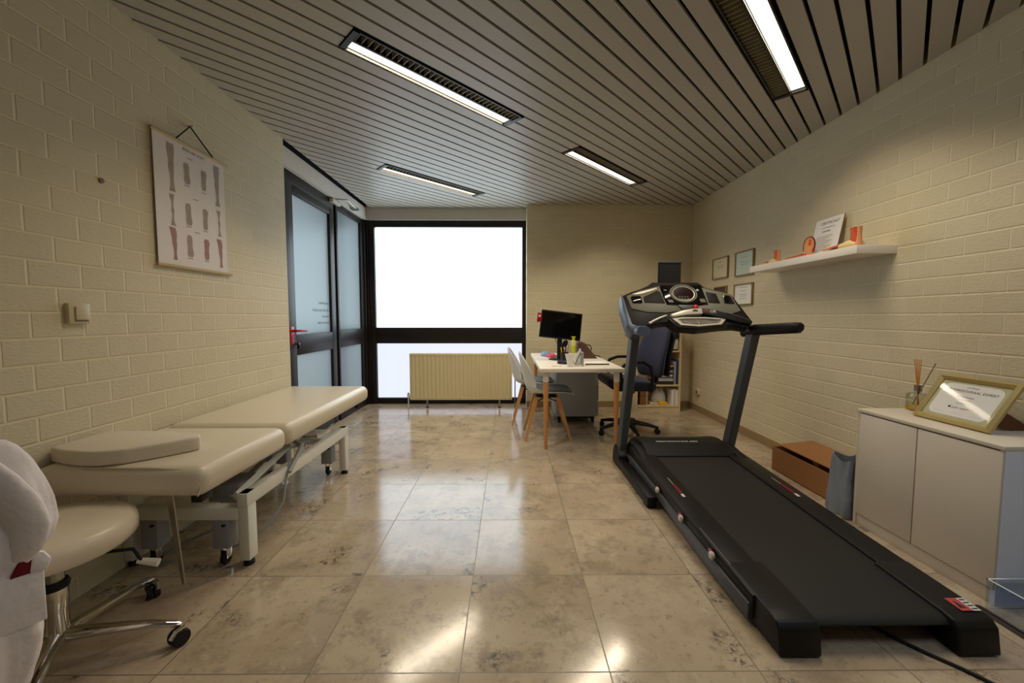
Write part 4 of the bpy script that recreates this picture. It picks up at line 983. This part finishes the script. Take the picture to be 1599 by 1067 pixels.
# cardboard box and cloth bag between cabinet and treadmill front
bx = thing('cardboard_box', (2.15, 2.85, 0), 'open brown cardboard box on floor against right wall', 'box')
bxm = MB()
X0, X1, Y0, Y1, H = 2.03, XR-.02, 2.46, 3.0, .175
for a in ((X0, X0+.005, Y0, Y1), (X1-.005, X1, Y0, Y1), (X0+.005, X1-.005, Y0, Y0+.005), (X0+.005, X1-.005, Y1-.005, Y1)): bxm.box('cardboard', *a, 0, H)
bxm.box('cardboard', X0, X1, Y0, Y1, 0, .005).build('box_body', parent=bx, smooth=False)
MB().prism('cardboard', [(X1-.001, H), (X1-.001, H+.048), (X0+.035, H+.022), (X0+.034, H+.018), (X1-.006, H+.043), (X1-.006, H)], Y0+.004, Y1-.02, 'XZ').build('flap', parent=bx, smooth=False)
bgr = []
for z, sx, sy, ox in ((0, 1, .95, 0), (.02, 1.04, 1.0, 0), (.12, 1.0, 1.04, .004), (.22, .95, 1.0, .006), (.30, .90, 1.02, .002), (.345, .88, 1.04, 0)):
    ring = []
    for j in range(40):
        a = 2*PI*j/40
        u = max(-1, min(1, 1.35*math.cos(a))); v = max(-1, min(1, 1.35*math.sin(a)))
        rp = 1+.07*math.sin(5*a+z*16)+.05*math.sin(9*a-z*28)+.03*math.sin(3*a+z*45)
        ring.append((2.03+ox+.095*sx*u*rp, 2.285+.072*sy*v*rp, z+(.018*math.sin(3*a+1) if z > .3 else 0)))
    bgr.append(ring)
inner = [[(2.03+(p[0]-2.03)*.94, 2.285+(p[1]-2.285)*.94, p[2]-.002) for p in bgr[-1]], [(2.03+(p[0]-2.03)*.85, 2.285+(p[1]-2.285)*.85, p[2]-.12) for p in bgr[-1]]]
tag(MB().loft('denim', bgr+inner).build('cloth_bag', origin=(2.03, 2.285, 0), ang=60), 'blue-grey cloth bag standing on floor between box and white cabinet', 'bag')

# clear acrylic box on the floor and floor strip by the cabinet end
ab = MB()
AX0, AX1, AY0, AY1 = 1.905, 2.20, 1.20, 1.515
for a in ((AX0, AX0+.004, AY0, AY1), (AX1-.004, AX1, AY0, AY1), (AX0+.004, AX1-.004, AY0, AY0+.004), (AX0+.004, AX1-.004, AY1-.004, AY1)): ab.box('acrylic', *a, .002, .125, .001)
ab.box('acrylic', AX0, AX1, AY0, AY1, 0, .004)
for a in ((AX0, AX0+.005, AY0, AY1), (AX0, AX1, AY1-.005, AY1), (AX1-.005, AX1, AY0, AY1), (AX0, AX1, AY0, AY0+.005)): ab.box('acrylic_edge', *a, .1252, .1275)  # white rim strips paint the bright light caught by the clear edges
tag(ab.build('acrylic_box', origin=(2.05, 1.36, 0), smooth=False), 'clear acrylic box on floor at the near end of white cabinet', 'acrylic box')
tag(MB().box('rail', 1.868, 1.900, .2, 1.525, 0, .010, .002).box('black', 1.880, 1.888, .2, 1.525, .010, .0108).build('floor_strip'), 'dark aluminium cable strip on floor running toward the camera', 'cable strip')
tag(MB().tube('rubber', [(1.36, 1.42, .01), (1.44, 1.31, .006), (1.50, 1.24, .006), (1.56, 1.15, .006), (1.62, 1.02, .006), (1.72, .8, .006)], .006, 8).build('floor_cable'), 'black power cord on floor behind the treadmill', 'cord')

# ------------------------------------------------------------------ treadmill
tm = thing('treadmill', (1.30, 2.2, 0), 'large black treadmill with grey console facing the back wall', 'treadmill')
def zr(y): return .118+(y-1.30)*.045          # top of the side rails, slightly uphill to the front
fm = MB()
for x0, x1 in ((1.00, 1.05), (1.54, 1.59)): fm.box('black', x0, x1, 1.45, 2.8, .055, .11, .004)
for y in (1.7, 2.2, 2.7): fm.box('black', 1.05, 1.54, y, y+.06, .06, .09)
fm.box('black', .84, .90, 2.35, 3.16, .012, .075, .010).box('black', 1.70, 1.76, 2.35, 3.16, .012, .075, .010).box('black', .90, 1.70, 2.85, 2.92, .03, .075, .004)
fm.box('rubber', .845, .895, 2.37, 2.43, 0, .014).box('rubber', 1.705, 1.755, 2.37, 2.43, 0, .014).box('rubber', .845, .895, 3.06, 3.14, 0, .014).box('rubber', 1.705, 1.755, 3.06, 3.14, 0, .014)
fm.build('base_frame', parent=tm)
MB().prism('black_matt', [(1.43, .04), (1.43, zr(1.43)-.030), (2.80, zr(2.8)-.030), (2.80, .12)], 1.05, 1.555, 'YZ').build('deck_board', parent=tm)
bl = [(1.36, .068), (1.335, .078), (1.325, .09), (1.335, .104), (1.36, zr(1.36)-.010), (2.80, zr(2.80)-.012), (2.80, zr(2.80)-.020), (1.37, zr(1.37)-.022), (1.355, .09), (1.37, .072), (2.7, .07), (2.7, .066)]
MB().prism('belt', bl, 1.048, 1.562, 'YZ').build('belt', parent=tm, ang=40)
MB().tube('steel', [(1.03, 1.352, .088), (1.58, 1.352, .088)], .014).build('rear_roller', parent=tm)
rails = []
for x0, x1, xo in ((.915, 1.046, .905), (1.564, 1.692, 1.70)):
    r_ = MB()
    r_.prism('black', [(1.43, .075), (1.43, zr(1.43)), (2.95, zr(2.95)), (3.02, zr(3.0)-.03), (3.02, .10), (1.9, .085)], x0, x1, 'YZ', .006)
    rails.append(r_.build('side_rail', parent=tm))
    xa, xb = sorted((xo, xo+(.03 if xo < 1.3 else -.03)))
    MB().prism('grey_side', [(1.44, .020), (1.44, .085), (1.60, .085), (2.9, .125), (3.05, .11), (2.9, .07), (2.2, .05), (1.75, .018)], xa, xb, 'YZ', .005).build('side_skirt', parent=tm)
for x0, x1, tx in ((.925, 1.072, 0), (1.548, 1.692, 1)):
    ec = MB().prism('black', [(1.285, .006), (1.297, .095), (1.315, .116), (1.36, zr(1.36)+.003), (1.62, zr(1.62)+.003), (1.62, .06), (1.47, .006)], x0, x1, 'YZ', .007, 3)
    e = ec.build('end_cap', parent=tm)
    MB().box('rubber', x0+.02, x1-.02, 1.30, 1.40, 0, .008).build('foot', parent=e)
    if tx:
        M_ = frame_M((x1-.045, 1.375, zr(1.375)+.0045), (1, 0, 0), (0, 1, .05))
        lbm = MB().box('red_ink', -.035, .008, -.030, .030, 0, .001, M=M_).box('paper_g', .008, .036, -.030, .030, 0, .001, M=M_)
        for i in range(4): lbm.box('ink', .012, .032, -.024+.014*i, -.018+.014*i, .001, .0014, M=M_)
        lbm.prism('ink', [(-.028, -.018), (-.004, -.018), (-.016, .02)], .001, .0014, 'XY', M=M_)
        tag(lbm.build('warning_label', parent=e, smooth=False), 'red and white warning label')
for y in (2.35, 2.02, 1.70):
    MB().lathe('silver', [(.003, 0), (.016, 0), (.018, .010), (.012, .016), (.003, .016)], n=16, M=frame_M((.906, y, .112+(y-1.7)*.012), (0, 1, 0), (0, 0, 1)) @ Matrix.Rotation(PI, 4, 'Y')).lathe('red', [(.003, 0), (.019, 0), (.019, .004), (.003, .004)], n=16, M=frame_M((.905, y+.02, .112+(y-1.7)*.012), (0, 1, 0), (0, 0, 1)) @ Matrix.Rotation(PI, 4, 'Y')).build('cushion_dial', parent=tm)
for xd in (.985, 1.635):
    md = frame_M((xd, 2.30, zr(2.30)+.0015), (0, 1, .045), (-1, 0, 0))
    dl = MB().box('ink_grey', .03, .115, -.004, .004, 0, .001, M=md).box('dark_red', -.09, .028, -.010, .010, 0, .001, M=md).box('paper_g', -.125, -.092, -.008, .008, 0, .001, M=md)
    dl.build('rail_decal', parent=tm, smooth=False)
md = frame_M((.98, 1.72, zr(1.72)+.0015), (0, 1, .045), (-1, 0, 0))
MB().box('ink_grey', -.12, .15, .052, .055, 0, .001, M=md).build('rail_decal', parent=tm, smooth=False)
# motor hood
hp = [(2.77, zr(2.77)-.008), (2.80, .198), (2.84, .214), (2.92, .232), (3.02, .236), (3.10, .225), (3.20, .175), (3.24, .09), (2.95, .08)]
hd_ = MB().prism('black_matt', hp, .985, 1.622, 'YZ', .012, 3)
hood = hd_.build('motor_hood', parent=tm)
MB().prism('black_matt', [(2.72, zr(2.72)), (2.90, .215), (3.05, .205), (3.12, .13), (3.0, .10)], .93, .988, 'YZ', .008).build('hood_shoulder', parent=tm)
MB().prism('black_matt', [(2.72, zr(2.72)), (2.90, .215), (3.05, .205), (3.12, .13), (3.0, .10)], 1.618, 1.675, 'YZ', .008).build('hood_shoulder', parent=tm)
MB().text('paper_g', 'PERFORMANCE 600i', .035, frame_M((1.26, 2.925, .2335), (1, 0, 0), (0, 1, .04)), ext=.0003).build('hood_lettering', parent=hood, smooth=False)
MB().box('trim_grey', 1.07, 1.50, 3.035, 3.045, .2345, .2375).build('hood_trim', parent=hood)
# uprights
for x, fy in ((.885, 0), (1.725, 0)):
    up = MB()
    a, b_ = Vector((x, 3.10, .06)), Vector((x, 2.80, 1.06))
    up.loft('grey_side' , [[(p.x+dx*.029, p.y+dy*w_, p.z) for dx, dy in ((-1, -.8), (-.8, -1), (.8, -1), (1, -.8), (1, .8), (.8, 1), (-.8, 1), (-1, .8))] for p, w_ in ((a, .050), (a.lerp(b_, .5), .045), (b_, .045))])
    up.build('upright', parent=tm, ang=30)
    MB().prism('black', [(2.98, .0), (3.19, .0), (3.18, .09), (3.14, .15), (3.05, .15), (3.0, .10)], x-.042, x+.042, 'YZ', .010, 3).build('upright_foot', parent=tm)
# handlebars
for x, m in ((.895, 'blue_grey'), (1.725, 'black')):  # left bar's blue-grey has the window reflection painted into it
    hbm = MB().loft(m, [[(x+u*.036*s_, y, z+v*.036*s_) for u, v in ((-1, -.5), (-.6, -1), (.6, -1), (1, -.5), (1, .5), (.6, 1), (-.6, 1), (-1, .5))] for y, z, s_ in ((2.90, 1.06, 1.0), (2.75, 1.08, 1.05), (2.60, 1.09, .98), (2.45, 1.10, .95), (2.37, 1.105, .9), (2.345, 1.108, .6))] if m == 'black' else [[(x+u*.050*s_, y, z+v*.034*s_) for u, v in ((-1, -.5), (-.6, -1), (.6, -1), (1, -.5), (1, .5), (.6, 1), (-.6, 1), (-1, .5))] for y, z, s_ in ((2.92, 1.05, .9), (2.85, 1.065, 1.0), (2.70, 1.075, 1.0), (2.64, 1.075, .9))])
    hbm.build('handlebar', parent=tm, ang=50)
# console, laid out on a plane tilted back
VV = Vector((0, .5145, .8575)); 
Mk = frame_M((1.30, 2.72, 1.07), (1, 0, 0), VV)       # local x right, y up the panel, z towards the user
body = [(-.486, .293), (-.421, .327), (-.357, .349), (-.287, .383), (-.254, .411), (.085, .412), (.122, .366), (.235, .333), (.303, .305), (.395, .075), (.355, .03), (.275, .045), (.182, .040), (-.001, .016), (-.139, .030), (-.19, .075), (-.253, .070), (-.325, .05), (-.455, .03), (-.481, .055), (-.494, .196)]
con = MB().prism('black', body, -.075, 0, 'XY', .006, 2, M=Mk).build('console', parent=tm)
sd = MB().prism('blue_grey', [(-.500, .285), (-.488, .297), (-.474, .195), (-.452, .055), (-.40, .03), (-.40, -.02), (-.455, -.02), (-.486, .05), (-.502, .19)], -.085, .012, 'XY', .004, M=Mk).build('console_side', parent=con)
def plate(name, m, poly, z0, z1, bev=.002, parent=con): return MB().prism(m, poly, z0, z1, 'XY', bev, 2, M=Mk).build(name, parent=parent)
trimL = [(-.459, .288), (-.36, .332), (-.209, .372), (-.197, .282), (-.182, .212), (-.097, .206), (-.087, .164), (-.198, .148), (-.333, .153), (-.437, .18)]
trimR = [(.093, .361), (.233, .321), (.292, .299), (.33, .164), (.26, .138), (.142, .153), (.031, .164), (.021, .201), (.105, .212), (.096, .294)]
plate('trim_panel', 'trim_grey', trimL, -.004, .007); plate('trim_panel', 'trim_grey', trimR, -.004, .007)
plate('speaker_grille', 'black_matt', [(-.34, .277), (-.234, .332), (-.213, .321), (-.194, .223), (-.339, .228)], .004, .010)
plate('speaker_grille', 'black_matt', [(.117, .321), (.187, .305), (.199, .223), (.118, .228)], .004, .010)
plate('cup_holder', 'screen', [(-.432, .275), (-.42, .284), (-.367, .287), (-.357, .28), (-.354, .23), (-.364, .222), (-.416, .222), (-.426, .23)], .004, .010)
plate('cup_holder', 'screen', [(.232, .286), (.24, .294), (.277, .290), (.287, .28), (.303, .225), (.295, .217), (.236, .221), (.228, .23)], .004, .010)
plate('highlight_strip', 'silver', [(-.425, .299), (-.234, .36), (-.228, .344), (-.351, .299)], .006, .011)
plate('centre_panel', 'screen', [(-.199, .377), (.092, .378), (.11, .212), (-.182, .212)], -.002, .012)
rg = MB(); rc_ = (-.050, .302); ring = [(rc_[0]+.092*math.cos(2*PI*j/40), rc_[1]+.072*math.sin(2*PI*j/40)) for j in range(41)]
rg.tube('trim_grey', [tuple(Mk @ Vector((a, b_, .013))) for a, b_ in ring], .008, 10)
rg.tube('silver', [tuple(Mk @ Vector((rc_[0]+(a-rc_[0])*.84, rc_[1]+(b_-rc_[1])*.84, .014))) for a, b_ in ring], .004, 8)
rgo = rg.build('display_ring', parent=con)
dp = MB().prism('display', [(rc_[0]+(a-rc_[0])*.84, rc_[1]+(b_-rc_[1])*.84) for a, b_ in ring[:-1]], .010, .014, 'XY', M=Mk)
for i, x_ in enumerate((-.085, -.065, -.045, -.025)):
    dp.box('trim_grey', x_-.006, x_+.006, .274, .279, .014, .0146, M=Mk); dp.box('trim_grey', x_-.004, x_+.008, .262, .266, .014, .0146, M=Mk)
dp.box('trim_grey', -.09, -.01, .250, .256, .014, .0146, M=Mk)
dp.build('display', parent=con)
plate('button_pad', 'trim_grey', [(-.175, .25), (-.14, .25), (-.13, .228), (-.165, .228)], .012, .014, .0); plate('button_pad', 'trim_grey', [(.055, .258), (.09, .258), (.098, .23), (.06, .23)], .012, .014, .0)
MB().box('paper_g', -.185, -.165, .332, .336, .012, .0126, M=Mk).prism('paper_g', [(.045, .335), (.06, .345), (.07, .332), (.058, .325)], .012, .0126, 'XY', M=Mk).build('console_lettering', parent=con, smooth=False)
plate('tray_ledge', 'grey_side', [(-.11, .206), (.02, .206), (.012, .175), (-.085, .172)], .0, .016)
plate('control_bar', 'silver', [(-.181, .122), (-.084, .156), (-.014, .167), (.046, .169), (.045, .127), (-.069, .119), (-.171, .101)], -.002, .030, .004)
bbar = plate('control_bar', 'black', [(.047, .169), (.129, .159), (.204, .132), (.286, .101), (.36, .075), (.36, .045), (.275, .060), (.192, .086), (.047, .127)], -.002, .030, .004)
MB().tube('trim_grey', [tuple(Mk @ Vector(p)) for p in ((.204, .134, .030), (.29, .104, .030), (.36, .074, .028))], .002, 6).build('bar_edge', parent=bbar)
bt = MB(); Tk = lambda x_, y_: Mk @ Matrix.Translation((x_, y_, .0305))
bt.text('paper_g', 'OB', .030, Tk(.118, .133), ext=.0003)
bt.prism('ink', [(-.022, .142), (.012, .142), (.016, .153), (-.004, .160), (-.022, .153)], .030, .0308, 'XY', M=Mk)
bt.box('dark_red', .052, .095, .138, .157, .030, .0306, M=Mk).box('red_ink', .06, .088, .146, .150, .0306, .031, M=Mk)
bt.build('button_print', parent=con, smooth=False)
RK = emit('red_key_glow', (235, 40, 50), .35)
sk = MB().lathe('red', [(.003, 0), (.020, 0), (.020, .008), (.012, .014), (.003, .014)], n=18, M=Mk @ Matrix.Translation((.010, .185, .016))).lathe(RK, [(.002, .014), (.006, .014), (.005, .017), (.002, .018)], n=10, M=Mk @ Matrix.Translation((.016, .189, .016)))
tag(sk.build('safety_key', parent=con), 'red safety key')
fn = MB()
fo = [(-.173, .091), (-.095, .101), (.062, .101), (.203, .091), (.16, .045), (.001, .029), (-.121, .039)]
fi = [(-.135, .084), (-.09, .091), (.058, .091), (.165, .083), (.14, .054), (.001, .042), (-.108, .050)]
fn.loft('silver', [[(a, b_, .012) for a, b_ in fo], [(a, b_, .022) for a, b_ in fo], [(a, b_, .022) for a, b_ in fi], [(a, b_, .014) for a, b_ in fi]], M=Mk)
fan = fn.build('fan_vent', parent=con, ang=20)
fl = MB().prism('black', fi, .008, .014, 'XY', M=Mk)
for v in (.055, .066, .077): fl.box('trim_grey', -.11, .14, v-.0015, v+.0015, .014, .017, M=Mk)
fl.box('silver', .003, .007, .044, .072, .014, .018, M=Mk).build('fan_slats', parent=fan)
plate('chin', 'black', [(-.20, .095), (-.10, .108), (.06, .108), (.23, .096), (.30, .06), (.18, .035), (.0, .014), (-.14, .026)], -.03, .012, .004)
plate('arch_strip', 'silver', [(-.342, .062), (-.30, .086), (-.255, .108), (-.205, .126), (-.198, .118), (-.25, .096), (-.295, .074), (-.328, .052)], -.002, .018, .003)
# tablet rest on top
tq = Mk @ Vector((-.105, .43, -.055))
TX0, TX1, TZ0, TZ1, TY = tq.x-.083, tq.x+.088, tq.z-.03, 1.578, tq.y
MB().box('black_matt', TX0, TX1, TY, TY+.014, TZ0, TZ1, .004).box('grey_side', TX0-.003, TX1+.003, TY-.006, TY+.016, TZ1-.010, TZ1+.004, .003).build('tablet_rest', parent=con)
MB().box('belt', TX0+.008, TX1-.008, TY-.003, TY, TZ0+.03, TZ1-.016).build('tablet_face', parent=con)
MB().box('silver', TX0+.02, TX1+.02, TY-.02, TY-.004, TZ0+.018, TZ0+.026, .002).build('tablet_lip', parent=con)
MB().prism('black', [(-.30, .38), (-.25, .418), (.08, .418), (.125, .365)], -.10, -.02, 'XY', .008, M=Mk).build('console_cap', parent=con)

# ------------------------------------------------------------------ light outside, camera, view
wd_ = bpy.data.worlds.new('World'); scene.world = wd_; wd_.use_nodes = True
bgn = wd_.node_tree.nodes['Background']
bgn.inputs[0].default_value = lin((206, 222, 232)); bgn.inputs[1].default_value = .95

cam = bpy.data.cameras.new('camera'); cam.sensor_width = 36; cam.sensor_fit = 'HORIZONTAL'; cam.lens = 622/1599*36
cam.clip_start = .02
co_ = bpy.data.objects.new('camera', cam); col.objects.link(co_)
co_.location = (0, 0, 1.17)
pit = math.atan(38.5/622); yaw = math.atan(4.5/622)
co_.rotation_euler = (PI/2-pit, 0, -yaw)
scene.camera = co_
scene.view_settings.view_transform = 'Standard'; scene.view_settings.look = 'None'; scene.view_settings.gamma = 1
scene.view_settings.exposure = 0.12; scene.view_settings.use_curve_mapping = False
scene.cycles.max_bounces = 8; scene.cycles.diffuse_bounces = 5; scene.cycles.transmission_bounces = 8; scene.cycles.sample_clamp_indirect = 4
scene.cycles.use_denoising = True
